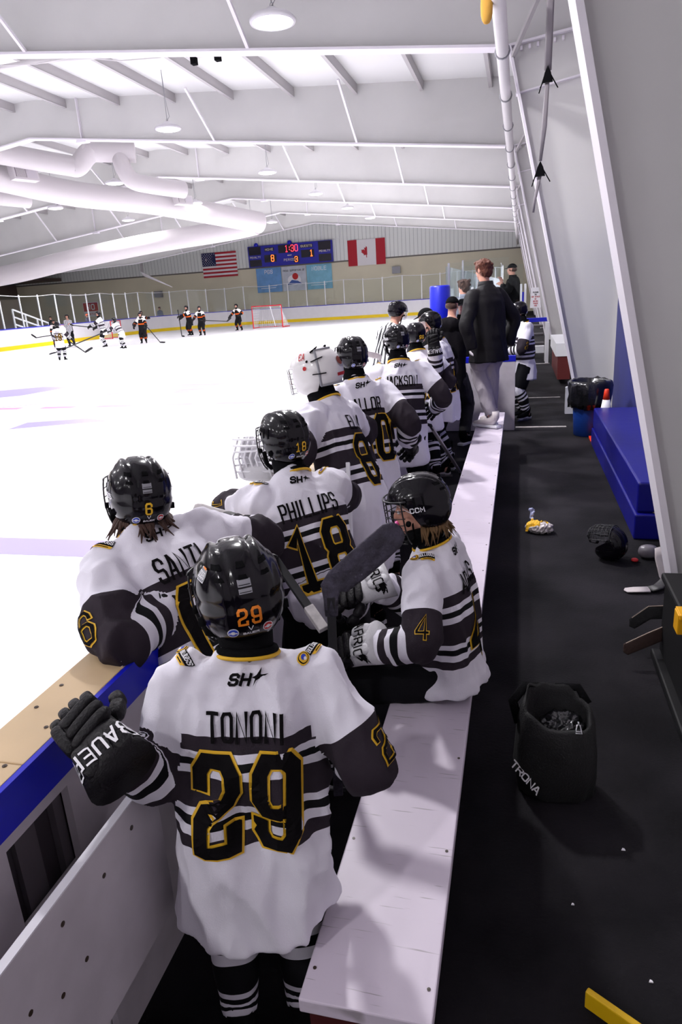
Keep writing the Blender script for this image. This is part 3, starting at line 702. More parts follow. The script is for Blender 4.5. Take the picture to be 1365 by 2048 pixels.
    if of['head'] == 'helmet':
        kw = dict(s=hs*1.0, detail=2 if det == 2 else 1); kw.update(hk); helmet(root, HM @ Matrix.Translation((0, -.004, .018)), **kw)
        if outfit != 'ref':
            c = Soup(); c.limb('c', [neck-CU*.045*S, neck, hc-hup*.055*hs/.86], [(.072*S, .068*S), (.062*S, .060*S), (.060*hs/.86, .064*hs/.86)], CX, k=3)
            if neckguard: c.build('neck_guard', [MATTB], root, vox, 2)
    elif of['head'] == 'goalie':
        goalie_mask(root, HM, hs); c = Soup(); c.limb('c', [neck-CU*.045*S, neck, hc-hup*.055*hs/.86], [(.072*S, .068*S), (.066*S, .064*S), (.064*hs/.86, .068*hs/.86)], CX, k=3); c.build('neck_guard', [MATTB], root, vox, 2)
    elif of['head'] == 'hair':
        h = Soup(); h.blob('h', HM @ (V((0, -.012, .035))*hs), (.088*hs, .104*hs, .092*hs), HR); h.blob('h', HM @ (V((0, -.045, -.02))*hs), (.078*hs, .062*hs, .078*hs), HR); h.blob('h', HM @ (V((.0, .07, .088))*hs), (.06*hs, .035*hs, .03*hs), HR)
        for i in range(26):
            a = random.uniform(0, 2*PI); z = random.uniform(.0, .10)
            if math.cos(a) > .3 and z < .07: continue
            h.blob('h', HM @ (V((math.sin(a)*.075, -.015+math.cos(a)*.088, z))*hs), (.025*hs, .025*hs, .022*hs), HR)
        h.build('hair', [of.get('hairm', HAIRR)], root, .006, 1, wr=.005, wscale=(30, 30, 14))
    elif of['head'] == 'cap':
        cm = of.get('capm', MATTB); c = MB(); vs = []; fs = []
        for jj in range(9):
            for i in range(28):
                ph = PI/2*(1-jj/8)*1.0+R(2); th = 2*PI*i/28; vs.append(HM @ (V((math.sin(th)*math.cos(ph)*.085, -.004+math.cos(th)*math.cos(ph)*.104, .022+math.sin(ph)*.092))*hs))
        for jj in range(8):
            for i in range(28): fs.append([jj*28+i, (jj+1)*28+i, (jj+1)*28+(i+1) % 28, jj*28+(i+1) % 28])
        c.add(vs, fs); co = c.obj('cap', cm, root, True); co.modifiers.new('s', 'SOLIDIFY').thickness = .004
        br = MB(); q = [HM @ (V((x, y, z))*hs) for x, y, z in ((-.066, .072, .028), (-.055, .125, .020), (-.025, .160, .014), (.025, .160, .014), (.055, .125, .020), (.066, .072, .028), (0, .10, .034))]
        br.add(q, [[0, 1, 6], [1, 2, 6], [2, 3, 6], [3, 4, 6], [4, 5, 6], [5, 0, 6]]); bo = br.obj('brim', cm, co, False); bo.modifiers.new('s', 'SOLIDIFY').thickness = .004
        if of.get('hairm'):
            h = MB(); h.blob(HM @ (V((0, -.02, -.01))*hs), (.080*hs, .085*hs, .05*hs), HR); h.obj('hair', of['hairm'], root, True)
    if hairm:   # hair hanging out below the helmet
        h = MB()
        for i in range(46):
            a = random.uniform(-1.5, 1.5); r0 = HM @ (V((math.sin(a)*.070, -math.cos(a)*.085, -.05))*hs); d = V((math.sin(a)*.05, -.04*math.cos(a), 0)); d = HR.to_3x3() @ d
            h.tube([r0, r0+d*.45+V((0, 0, -.022)), r0+d*random.uniform(.6, 1.2)+V((random.uniform(-.02, .02), random.uniform(-.02, .02), -random.uniform(.045, .085)))], [(.009, .006), (.007, .005), (.0012, .001)], 5)
        h.obj('hair', hairm, root, True)
    # ---- collar and lettering
    if of.get('kit') and outfit != 'ref' and det > 0:
        c = MB()
        for rr, zz, mi, th in ((.064, .482, 0, .010), (.073, .474, 1, .005)):
            pts = [tp(rr*math.cos(2*PI*i/24), rr*.94*math.sin(2*PI*i/24)-.004, zz-.012*math.sin(2*PI*i/24)) for i in range(25)]; c.tube(pts, th*S, 8, mi, cap=False)
        c.obj('collar', [MATTB, PYEL], J, True)
    if of.get('style') == 'jacket':
        c = MB(); c.tube([tp(0, 0, .45), tp(0, 0, .49), tp(0, 0, .52)], [(.072*S, .068*S), (.063*S, .062*S), (.058*S, .058*S)], 20, side=CX); c.obj('collar', of['top'][0], J, True)
    if number or nametext or sleevenum:
        bv = bvh_of(J)
        Pp, _ = resample(path, rad, 5); L = [0]
        for q, r in zip(Pp, Pp[1:]): L.append(L[-1]+(r-q).length)
        def atv(v):
            for i in range(1, len(L)):
                if L[i]/(.665*S) >= v: return Pp[i], (Pp[i-1]-Pp[i]).normalized()
            return Pp[-1], CU
        LM = [PBLK, PYEL, PWHT, PBLU]
        if number:
            m = MB(); p, u = atv(.455); u = (u+CU*.3).normalized(); fwd = CX.cross(u)*-1
            if fwd.dot(CF) < 0: fwd = -fwd
            put = onto(bv, p, CX, u, fwd, .5*S); w1 = .073*S if len(number) > 1 else .085*S
            letters(m, number, .205*S, w1, .0455*S, put, 1, gap=.060*S, lift=.0008, ext=True)
            letters(m, number, .205*S, w1, .0335*S, put, 0, gap=.060*S, lift=.0034, ext=True); m.obj('jersey_number', LM, J)
        if nametext:
            m = MB(); p, u = atv(.215); fwd = -(CX.cross(CU)); fwd = fwd if fwd.dot(CF) > 0 else -fwd
            put = onto(bv, p, CX, CU, fwd, .5*S); letters(m, nametext, .062*S, .0200*S, .0074*S, put, 0, gap=.0118*S, lift=.0022); m.obj('jersey_name', LM, J)
        if det == 2 and fulltext and outfit == 'home':
            m = MB(); p, u = atv(.115); up_ = (CU+CF*.5).normalized(); fwd = (CF-CU*.5).normalized()
            put = onto(bv, p, CX, up_, fwd, .4*S); letters(m, 'SH', .022*S, .017*S, .0062*S, put2(put, -.012*S, 0), 0, slant=.3, gap=.009*S, lift=.001)
            patch(m, [(.016*S, -.016*S), (.024*S, -.002*S), (.052*S, .012*S), (.034*S, .010*S), (.036*S, .026*S), (.026*S, .010*S), (.014*S, .004*S), (.022*S, .002*S)], put, 0, .002); m.obj('maker_logo', LM, J)
        for k, sx in (('L', -1), ('R', 1)):
            if k in patchsides and det == 2 and outfit == 'home':
                m = MB(); o_ = tp(sx*.112*wm, .0, .43); d_ = (-CU*.9+CF*.15-CX*sx*.35).normalized(); r_ = (CX*sx*.1-CF*.0)
                rr = (-CF*.9+CX*.35) if sx < 0 else (CF*.9+CX*.35)
                rr = (rr-d_*rr.dot(d_)).normalized(); uu = (-d_).cross(rr)
                put = onto(bv, o_, rr, uu, d_, .25*S); bulldogs_patch(m, put, (.80 if sx < 0 else .7)*S); m.obj('shoulder_patch', LM, J)
            if k in sleevenum and number:
                m = MB(); up_ = (sh[k]-el[k]).normalized(); outd = (CX*sx-CF*.35); outd = (outd-up_*outd.dot(up_)).normalized(); rr = up_.cross(outd)
                o_ = sh[k].lerp(el[k], .86); put = onto(bv, o_, rr, up_, -outd, .2*S)
                letters(m, number, .075*S, .034*S, .013*S, put, 1, gap=.022*S, lift=.0006); letters(m, number, .075*S, .034*S, .0075*S, put, 0, gap=.022*S, lift=.003); m.obj('sleeve_number', LM, J)
    HEADS.append((label[:34], root, pos+Matrix.Rotation(rz, 3, 'Z') @ hc, target))
    return root
def goalie_mask(parent, HM, s):
    T = HM @ Matrix.Translation((0, -.002, .012)) @ Matrix.Scale(s*1.08, 4); na, nr = 56, 22; vs = []; fs = []
    def P(th, ph): 
        p = shell_point(th, ph, .112, .140, .125); e = math.sin(th)*math.cos(ph)
        x = math.sin(th)*math.cos(ph); y = math.cos(th)*math.cos(ph); z = math.sin(ph); k = 1
        q = V((x*.112, y*.140, z*.125))
        if y > 0 and z < 0: q.y += .03*(-z)
        return q
    for j in range(nr+1):
        for i in range(na):
            th = 2*PI*i/na; c = math.cos(th); low = R(-62) if c > -.2 else R(-25)
            if -.45 < c <= -.2: low = R(-62)+(R(-25)-R(-62))*((-.2-c)/.25)
            ph = PI/2+(low-PI/2)*j/nr; vs.append(T @ P(th, ph))
    for j in range(nr):
        for i in range(na):
            th = 2*PI*(i+.5)/na; c = math.cos(th); ph = PI/2+(R(-62)-PI/2)*(j+.5)/nr
            if c > .66 and R(-44) < ph < R(16): continue
            fs.append([j*na+i, (j+1)*na+i, (j+1)*na+(i+1) % na, j*na+(i+1) % na])
    mb = MB(); mb.add(vs, fs); o = mb.obj('goalie_mask', GLOSSW, parent, True); bv = bvh_of(o); o.modifiers.new('s', 'SOLIDIFY').thickness = .008
    # grey edged back plate, straps, buckles, cage
    T3 = T.to_3x3(); RX, FW, UP = [(T3 @ V(a)).normalized() for a in ((1, 0, 0), (0, 1, 0), (0, 0, 1))]
    b = MB(); vs = []; fs = []
    for jj in range(12):
        for i in range(21):
            th = PI+R(-62+124*i/20); ph = R(52-84*jj/11); p = P(th, ph)*1.045; vs.append(T @ p)
    for jj in range(11):
        for i in range(20): fs.append([jj*21+i, jj*21+i+1, (jj+1)*21+i+1, (jj+1)*21+i])
    b.add(vs, fs); bp = b.obj('back_plate', GLOSSW, o, True); bvp = bvh_of(bp); bp.modifiers.new('s', 'SOLIDIFY').thickness = .009
    rim = MB(); ring = [vs[i] for i in range(21)]+[vs[jj*21+20] for jj in range(12)]+[vs[11*21+20-i] for i in range(21)]+[vs[(11-jj)*21] for jj in range(12)]
    rim.tube(ring, .0065*s, 6, cap=False); rim.obj('rim', PGRY, bp, True)
    for sx in (-1, 1):
        for ph in (60, 30, -5):
            st = MB(); st.tube([T @ (P(R(180-sx*75), R(ph*.8))*1.03), T @ (P(R(180-sx*60), R(ph*.9))*1.08), T @ (P(R(180-sx*48), R(ph))*1.06)], [(.011*s, .003)]*3, 8); st.obj('strap', MATTB, o, True)
    d = MB(); put = onto(bvp, T @ V((0, 0, .02)), RX, UP, FW, .3)
    patch(d, circ(.034*s, 18, 0, .012, .030*s), put, 0, .001); patch(d, circ(.022*s, 14, -.01, .016), put, 1, .002); patch(d, circ(.014*s, 14, .014, .020), put, 2, .003)
    patch(d, [(-.04*s, -.062*s), (.04*s, -.062*s), (.045*s, -.045*s), (-.045*s, -.045*s)], put, 3, .001)
    put = onto(bv, T @ V((0, .02, .03)), FW, UP, -RX, .3)
    patch(d, circ(.009*s, 12, -.01, .07), put, 2, .001); patch(d, circ(.006*s, 10, .03, .035), put, 2, .001)
    for sx in (-1, 1):
        put = onto(bv, T @ V((0, .02, .03)), FW*-sx, UP, RX*-sx, .3); letters(d, 'A3', .03*s, .014*s, .004*s, put2(put, .04*-sx*0, .055*s), 3, lift=.001); patch(d, circ(.011*s, 14, -.02*-sx, -.005), put, 3, .001)
        patch(d, circ(.007*s, 10, .035*sx, .03), put, 2, .001)
    d.obj('mask_marking', [PGRY, mat('rust_print', srgb(130, 50, 30), .6), PBLK, PRED], o)
    c = MB()
    def cp(az, el): return T @ V((math.sin(az)*.09, .05+math.cos(az)*.10, math.sin(el)*.125-.01))
    for e_ in (20, 8, -4, -16, -28, -42): c.tube([cp(R(-55+110*i/10), R(e_)) for i in range(11)], .0026*s, 5)
    for a in (-48, -24, 0, 24, 48): c.tube([cp(R(a), R(20-62*i/8)) for i in range(9)], .0026*s, 5)
    c.obj('face_cage', STEEL, o, True)
# ------------------------------------------------------------------ the arena
Y0, Y1 = -16.0, 54.5; XR = 1.42; XL = -43.0; ICEZ = .20; RIDGE = -13.3
WALLW = mat('white_painted_steel', srgb(214, 210, 212), .6, var=.03, vscale=.6)
ROOFW = mat('white_roof_lining', srgb(222, 222, 222), .7)
WALLR = mat('white_column_web', srgb(212, 211, 210), .6, var=.05, vscale=.7)
ICEM = mat('ice', (.90, .89, .93, 1), .35, spec=.3)
def roof(x): return 6.55-.078*x if x > RIDGE else 7.59-.055*(RIDGE-x)
def flz(x):
    if x > RIDGE: return 5.08+(-.19-x)*.1195
    return 6.65-(RIDGE-x)*.117 if x > -27 else 5.05-(-27-x)*.03
def st(o): o['kind'] = 'structure'; return o
def rubber():
    m = mat('black_rubber_floor', (.022, .020, .024, 1), .8, spec=.10, bump=.35, bscale=70); nt = m.node_tree; b = nt.nodes['Principled BSDF']
    tc = nt.nodes.new('ShaderNodeTexCoord'); n = nt.nodes.new('ShaderNodeTexNoise'); n.inputs['Scale'].default_value = 1.3; n.inputs['Detail'].default_value = 8; nt.links.new(tc.outputs['Object'], n.inputs['Vector'])
    v = nt.nodes.new('ShaderNodeTexVoronoi'); v.inputs['Scale'].default_value = 75; nt.links.new(tc.outputs['Object'], v.inputs['Vector'])
    r = nt.nodes.new('ShaderNodeValToRGB'); r.color_ramp.elements[0].color = (.006, .0055, .007, 1); r.color_ramp.elements[1].color = (.022, .020, .024, 1); r.color_ramp.elements[0].position = .38; r.color_ramp.elements[1].position = .66
    nt.links.new(n.outputs['Fac'], r.inputs[0])
    g = nt.nodes.new('ShaderNodeMath'); g.operation = 'LESS_THAN'; g.inputs[1].default_value = .028; nt.links.new(v.outputs['Distance'], g.inputs[0])
    mx = nt.nodes.new('ShaderNodeMix'); mx.data_type = 'RGBA'; nt.links.new(g.outputs[0], mx.inputs[0]); nt.links.new(r.outputs[0], mx.inputs[6]); mx.inputs[7].default_value = (.15, .14, .16, 1)
    nt.links.new(mx.outputs[2], b.inputs['Base Color']); return m
m = MB(); m.box((-1.06, Y0, -.1), (XR, Y1, 0)); st(m.obj('floor', rubber()))
m = MB(); m.box((-27.3, Y0, -.1), (-1.06, Y1-1.2, ICEZ)); m.box((XL, Y0, -.1), (-27.3, Y1, ICEZ-.02)); st(m.obj('floor_ice', ICEM))
# corrugated far wall above tan block wall
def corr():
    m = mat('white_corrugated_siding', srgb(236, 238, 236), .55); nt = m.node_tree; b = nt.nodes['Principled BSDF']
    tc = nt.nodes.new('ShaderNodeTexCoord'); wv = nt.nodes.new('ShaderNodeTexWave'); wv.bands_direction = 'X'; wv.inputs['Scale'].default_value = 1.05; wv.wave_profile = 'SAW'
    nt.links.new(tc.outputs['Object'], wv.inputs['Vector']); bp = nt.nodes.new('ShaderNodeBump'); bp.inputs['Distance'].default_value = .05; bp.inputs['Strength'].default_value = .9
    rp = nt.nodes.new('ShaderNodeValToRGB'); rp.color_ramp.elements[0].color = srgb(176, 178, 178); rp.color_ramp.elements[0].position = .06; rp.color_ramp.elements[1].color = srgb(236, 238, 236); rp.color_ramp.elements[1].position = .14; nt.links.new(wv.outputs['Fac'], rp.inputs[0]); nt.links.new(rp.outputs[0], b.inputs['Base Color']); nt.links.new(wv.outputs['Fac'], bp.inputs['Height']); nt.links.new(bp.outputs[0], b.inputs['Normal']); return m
TAN = mat('tan_painted_block', srgb(222, 214, 190), .7, var=.06, vscale=.4)
m = MB(); m.box((XL, Y1, 0), (XR, Y1+.2, 4.5)); st(m.obj('wall_far', TAN))
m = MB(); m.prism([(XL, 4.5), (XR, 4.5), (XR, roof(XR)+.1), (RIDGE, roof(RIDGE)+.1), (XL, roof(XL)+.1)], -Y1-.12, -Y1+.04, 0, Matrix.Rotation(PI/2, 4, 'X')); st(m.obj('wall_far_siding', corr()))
m = MB(); m.box((XL, Y1-.05, 4.42), (XR, Y1, 4.52)); st(m.obj('trim_wall_ledge', mat('dark_trim', srgb(110, 105, 100), .6)))
m = MB(); m.box((XR, Y0, 0), (XR+.15, Y1, 6.6)); st(m.obj('wall_right', mat('white_side_wall', srgb(200, 194, 200), .6)))
m = MB(); m.box((XL-.15, Y0, 0), (XL, Y1, 7)); st(m.obj('wall_left', mat('brown_side_wall', srgb(200, 186, 176), .7)))
m = MB(); m.box((XL, Y0-.2, 0), (XR, Y0, 8)); st(m.obj('wall_back', WALLW))
m = MB()
for a, b in ((XR, RIDGE), (RIDGE, XL)):
    m.add([(a, Y0, roof(a)), (b, Y0, roof(b)), (b, Y1, roof(b)), (a, Y1, roof(a)), (a, Y0, roof(a)+.15), (b, Y0, roof(b)+.15), (b, Y1, roof(b)+.15), (a, Y1, roof(a)+.15)], [[0, 1, 2, 3], [7, 6, 5, 4], [0, 4, 5, 1], [2, 6, 7, 3]])
st(m.obj('ceiling', ROOFW))
# roof purlins running down the building
PUR = mat('grey_purlin', srgb(178, 174, 176), .5)
for i in range(27):
    x = .9-1.62*i; m = MB(); m.box((x-.010, Y0, roof(x)-.20), (x+.010, Y1, roof(x))); m.box((x-.07, Y0, roof(x)-.215), (x+.010, Y1, roof(x)-.195)); st(m.obj('trim_%d' % (20+i), PUR))
# rigid frames: tapered column, web, bright inner flange, flange braces
FR = [-11.5, -3.8, 3.9, 11.3, 18.7, 26.1, 33.1, 40.2, 47.3]
FLG = mat('white_frame_flange', srgb(235, 230, 238), .5)
for i, y in enumerate(FR):
    bot = [(.93, 0), (-.19, 5.08), (RIDGE, 6.65), (-27, 5.05), (XL, 4.6)]; top = [(XL, roof(XL)), (RIDGE, roof(RIDGE)), (XR, roof(XR)), (XR, 0)]
    m = MB(); m.prism(bot+top, -y-.006, -y+.006, 0, Matrix.Rotation(PI/2, 4, 'X')); w = st(m.obj('trim_%d' % (i+1), WALLR))
    m = MB(); bt = bot
    for a, b in zip(bt, bt[1:]): m.bar((a[0], y, a[1]), (b[0], y, b[1]), .26, .035, 0, up=V((0, 1, 0)).cross(V((b[0]-a[0], 0, b[1]-a[1]))).normalized())
    m.obj('flange', FLG, w)
    m = MB(); m.bar((-.10, y, 4.50), (XR-.3, y, 4.68), .16, .02); m.obj('haunch_plate', FLG, w)
    m = MB(); m.bar((-.19, y, 5.10), (.75, y, 5.20), .18, .03)
    for k in range(6): m.box((-.05+.11*k, y-.05, 5.03+.01*k), (-.02+.11*k, y-.006, 5.08+.01*k))
    m.obj('splice_plate', FLG, w)
    for k, x in enumerate((-4.0, -7.8, -15.5, -19.3, -23.1)):
        m = MB(); m.bar((x, y-.1, flz(x)+.02), (x-.12, y-1.3, roof(x)-.2), .05, .05); m.obj('flange_brace', FLG, w)
    for x in (-11.7, -20.8):
        m = MB(); m.box((x-.012, y-.1, flz(x)), (x+.012, y+.0, roof(x))); m.box((x-.15, y-.12, flz(x)-.07), (x+.15, y+.08, flz(x)-.01)); m.obj('stiffener', FLG, w)
    m = MB(); m.bar((-.15, y-.1, 4.95), (.9, y-2.6, 6.3), .05, .05); m.obj('haunch_brace', PUR, w)
# blue wall boards low on the side wall
BLUW = mat('blue_painted_plywood', srgb(38, 44, 120), .5, var=.25, vscale=1.5)
m = MB(); m.box((XR-.02, 4.1, 0), (XR, 11.2, 2.72)); st(m.obj('trim_wall_boards', BLUW))
# conduit
o = MB().tube([(-.25, -6, 4.62), (-.25, 12, 4.62), (-.24, 30, 4.66), (-.22, 54, 4.72)], .075, 12).obj('pipe', WALLW, None, True); tag(o, 'long white pipe running along the column tops beside the bench side', 'pipe')
for k in range(14):
    y = 5.5+2.1*k; MB().tube([(-.25+.085*math.cos(a*PI/6), y, 4.62+.085*math.sin(a*PI/6)) for a in range(13)], .010, 5).obj('pipe_clamp', PGRY, o, True)
o = MB().tube([(-1.2, 14.3, 6.35), (-10, 14.6, 7.05), (-17, 14.9, 7.1)], .05, 8).obj('ceiling_pipe', WALLW, None, True); tag(o, 'thin white sprinkler pipe crossing under the roof between the two nearest rafters', 'pipe')
cm_ = MB().tube([(-.6+-.9*i, 14.1+.1*math.sin(i), 6.2+.07*i+(-.09 if i % 3 else .02)) for i in range(17)], .013, 5).obj('cable', WALLW, None, True); tag(cm_, 'thin white cable sagging beside the sprinkler pipe under the roof', 'cable')
for (x, z, nm) in ((-2.35, 6.1, 'a'), (-5.75, 6.35, 'b')):
    c = MB(); c.box((x-.35, 13.6, z), (x+.35, 13.75, z+.07)); c.box((x-.03, 13.65, z+.05), (x+.03, 13.72, z+.5)); q = c.obj('sensor_bar', WALLW); tag(q, 'small white sensor bar under the roof, %s' % ('nearer the bench' if nm == 'a' else 'nearer the rink middle'), 'sensor')
    for dx in (-.22, .26):
        c = MB(); c.box((x+dx-.05, 13.6, z-.12), (x+dx+.05, 13.72, z-.0)); c.obj('camera_head', MATTB, q)
# ducts
DUCT = mat('white_duct', srgb(196, 190, 194), .5)
def duct(name, pts, r, label, grilles=()):
    P, Rr = resample(pts, [(r_, r_) if not isinstance(r_, tuple) else r_ for r_ in (r if isinstance(r, list) else [r]*len(pts))], 6)
    m = MB(); m.tube(P, Rr, 28); o = m.obj(name, DUCT, None, True); tag(o, label, 'air duct')
    e = o.modifiers.new('e', 'EDGE_SPLIT'); e.split_angle = R(60)
    for g in grilles:
        c, u, v, wd, ht = V(g[0]), V(g[1]).normalized(), V(g[2]).normalized(), g[3], g[4]; n = u.cross(v)
        k = MB(); M = Matrix(((u.x, v.x, n.x, c.x), (u.y, v.y, n.y, c.y), (u.z, v.z, n.z, c.z), (0, 0, 0, 1)))
        k.box((-wd/2, -ht/2, -.25), (wd/2, ht/2, .03), 0, M); k.box((-wd/2+.06, -ht/2+.06, .03), (0, ht/2-.06, .034), 1, M); k.box((.02, -ht/2+.06, .03), (wd/2-.06, ht/2-.06, .034), 2, M)
        for q in range(10): k.box((-wd/2+.08+q*(wd/2-.1)/10, -ht/2+.06, .034), (-wd/2+.1+q*(wd/2-.1)/10, ht/2-.06, .05), 0, M)
        k.obj('grille', [DUCT, mat('duct_louver_dark', srgb(120, 112, 120), .5), mat('duct_louver', srgb(190, 184, 192), .5)], o)
    return o
duct('main_duct', [(-15.83, 19.02, 6.1), (-15.93, 20.42, 6.14), (-15.22, 23.26, 5.93), (-14.25, 26.79, 5.92), (-12.63, 30.38, 5.6), (-11.69, 32.19, 5.39)], [.41, .41, .42, .43, .45, .46], 'long white round duct running down the rink towards the scoreboard', [((-15.04, 20.51, 6.22), (.35, .93, 0), (-.1, 0, 1), .85, .42), ((-13.08, 27.50, 5.99), (.4, .9, .0), (-.1, 0, 1), .8, .34)])
duct('cross_duct', [(-11.87, 32.12, 5.32), (-13.46, 32.18, 5.17), (-17.38, 32.13, 4.92), (-21.2, 31.49, 4.47), (-24.51, 31.55, 4.07), (-26.84, 31.39, 3.86)], .46, 'white round duct crossing left towards the far corner of the rink')
duct('upper_duct', [(-15.29, 18.6, 6.67), (-15.2, 19.7, 6.65), (-14.15, 21.34, 6.47), (-13.89, 21.62, 6.45), (-13.63, 21.79, 6.74), (-13.43, 21.9, 6.91)], .31, 'white round duct at the left edge bending up under the second rafter')
duct('drum_duct', [(-13.7, 21.8, 6.88), (-12.25, 22.5, 6.82)], .31, 'short fat white duct drum hung beyond the second rafter')
duct('branch_duct', [(-12.68, 22.25, 6.72), (-12.57, 22.16, 6.35), (-12.39, 22.3, 5.98), (-12.04, 22.8, 5.86), (-11.37, 23.93, 5.78)], .27, 'bent white branch duct dropping from the drum')
duct('stub_duct', [(-17.6, 21, 5.9), (-16.9, 22.9, 5.85)], .27, 'small white duct end peeking out at the left below the main duct')
# lamps
GLOW = mat('lamp_lens', (1, .98, 1, 1), .4, emit=6)
HOUS = mat('lamp_housing', srgb(215, 212, 218), .4)
rows = [(-2.5, [6.4], 'near'), (-3.55, [-9, -3.6, 10.0, 20.2, 28.1, 35, 41.8], 'in the row nearest the bench'), (-8.15, [-9, -2, 4, 16.7, 23.6, 29.4, 35, 40.4], 'in the second row from the bench'),
        (-13.1, [-8, 0, 8, 22.4, 28.5, 34.8, 38.0], 'in the middle row'), (-18, [-8, 0, 8, 16, 26, 31.5], 'in the fourth row from the bench'), (-25.5, [4, 14, 24, 35.3], 'in the far left row'), (-29.5, [41.2], 'at the far left corner')]
ordn = ['nearest', 'second', 'third', 'fourth', 'fifth', 'sixth']
for rx, ys, rl in rows:
    cnt = 0
    for y in ys:
        z = 5.44 if y == 10.0 else 5.98; vis = y > 9.5 and rx != -2.5
        t = empty('ceiling_lamp', (-3.2 if y == 10.0 else rx, y, z))
        if vis: lab = 'round bright ceiling lamp %s, %s one seen' % (rl, ordn[cnt]); cnt += 1; tag(t, lab, 'ceiling lamp', 'high bay lamps over the rink')
        else: tag(t, 'round ceiling lamp over the near end of the rink', 'ceiling lamp', 'lamps over the near end of the rink')
        m = MB(); m.tube([V((0, 0, -.03)), V((0, 0, 0)), V((0, 0, .05)), V((0, 0, .09)), V((0, 0, .14))], [(.30, .30), (.31, .31), (.26, .26), (.12, .12), (.06, .06)], 28); m.obj('housing', HOUS, t, True)
        m = MB(); m.tube([V((0, 0, -.045)), V((0, 0, -.031))], [(.22, .22), (.27, .27)], 28); m.obj('lens', GLOW, t, True)
        if vis:
            m = MB(); m.tube([V((.02*math.cos(a/8*2*PI), 0, .17+.03*math.sin(a/8*2*PI))) for a in range(9)], .006, 6); m.tube([V((0, 0, .2)), V((0, 0, roof(rx)-z))], .007, 6); m.tube([V((.0, 0, .16)), V((.07, 0, .24)), V((.03, 0, .5)), V((0, 0, roof(rx)-z))], .006, 6); m.obj('hook', PGRY, t, True)
        ld = bpy.data.lights.new('lamp', 'AREA'); ld.shape = 'DISK'; ld.size = .44; ld.energy = LAMP_W*(1 if vis or rx == -2.5 else .5); ld.color = LAMP_COL; ld.spread = R(168)
        lo = bpy.data.objects.new('lamp_light', ld); COL.objects.link(lo); lo.parent = t; lo.location = (0, 0, -.06)
# ------------------------------------------------------------------ far dasher boards and glass
PUCKW = mat('white_board_plastic', srgb(236, 234, 240), .35, var=.02); KICK = mat('yellow_kick_plate', srgb(250, 215, 0), .4); BLUE = mat('blue_cap', srgb(15, 25, 190), .35); POSTW = mat('white_aluminium_post', srgb(235, 235, 240), .4)
def glassm():
    m = bpy.data.materials.new('rink_glass'); m.use_nodes = True; nt = m.node_tree; nt.nodes.clear(); o = nt.nodes.new('ShaderNodeOutputMaterial'); t = nt.nodes.new('ShaderNodeBsdfTransparent'); g = nt.nodes.new('ShaderNodeBsdfGlossy'); g.inputs['Roughness'].default_value = .03; g.inputs['Color'].default_value = (.8, .9, .92, 1)
    t.inputs[0].default_value = (.972, .985, .985, 1); lw = nt.nodes.new('ShaderNodeLayerWeight'); lw.inputs[0].default_value = .5; pw = nt.nodes.new('ShaderNodeMath'); pw.operation = 'POWER'; pw.inputs[1].default_value = 5; nt.links.new(lw.outputs['Facing'], pw.inputs[0]); f = nt.nodes.new('ShaderNodeMath'); f.operation = 'MULTIPLY_ADD'; f.inputs[1].default_value = .6; f.inputs[2].default_value = .035; nt.links.new(pw.outputs[0], f.inputs[0]); x = nt.nodes.new('ShaderNodeMixShader'); nt.links.new(f.outputs[0], x.inputs[0]); nt.links.new(t.outputs[0], x.inputs[1]); nt.links.new(g.outputs[0], x.inputs[2]); nt.links.new(x.outputs[0], o.inputs[0]); return m
GLS = glassm()
BX0, BX1, BY = -1.02, -27.2, 53.2; rr = 7.5
path = [(BX0, 10.3+1.5*i) for i in range(24)]+[(BX0-rr+rr*math.cos(a*PI/16), BY-rr+rr*math.sin(a*PI/16)) for a in range(0, 9)]
path += [(BX0-rr-1.5*i, BY) for i in range(1, 8)]+[(BX1+rr-rr*math.sin(a*PI/16), BY-rr+rr*math.cos(a*PI/16)) for a in range(0, 9)]+[(BX1, BY-rr-1.6*i) for i in range(1, 38)]
# even out
db = empty('dasher_boards', (-13, BY, ICEZ)); tag(db, 'white rink boards with yellow kick plate, blue cap and glass around the far end', 'rink boards')
def wallstrip(path, w, z0, z1, off=0):
    m = MB(); n = len(path); P = [V((x, y, 0)) for x, y in path]; vs = []; fs = []
    for i in range(n):
        t = (P[min(i+1, n-1)]-P[max(i-1, 0)]).normalized(); s = V((t.y, -t.x, 0)); c = P[i]+s*off
        vs += [c+s*w/2+V((0, 0, z0)), c-s*w/2+V((0, 0, z0)), c-s*w/2+V((0, 0, z1)), c+s*w/2+V((0, 0, z1))]
    for i in range(n-1): fs += [[4*i+k, 4*i+(k+1) % 4, 4*i+4+(k+1) % 4, 4*i+4+k] for k in range(4)]
    fs += [[0, 1, 2, 3][::-1], [4*n-4+k for k in range(4)]]
    return m.add([v-V((-13, BY, ICEZ)) for v in vs], fs)
wallstrip(path, .09, ICEZ, 1.30).obj('board_panel', PUCKW, db); wallstrip(path, .115, ICEZ, .42).obj('kick_plate', KICK, db); wallstrip(path, .14, 1.30, 1.345).obj('cap_rail', BLUE, db)
wallstrip(path[:24], .012, 1.345, 2.25).obj('glass', GLS, db); wallstrip(path[23:], .012, 1.345, 3.05).obj('glass', GLS, db)
pm = None; L = 0; last = -9
gh = 3.1
for i, (a, b) in enumerate(zip(path, path[1:])):
    seg = math.hypot(b[0]-a[0], b[1]-a[1])
    if L-last >= 1.45 and (i > 4):
        if pm is None:
            m = MB(); m.box((-.03, -.03, 0), (.03, .03, gh-1.345)); pm = m.obj('glass_post', POSTW, db); q = pm
        else:
            q = pm.copy(); COL.objects.link(q); q.parent = db
        q.location = (a[0]+13, a[1]-BY, 1.345-ICEZ); q.scale = (1, 1, .52 if i < 23 else 1); last = L
    L += seg
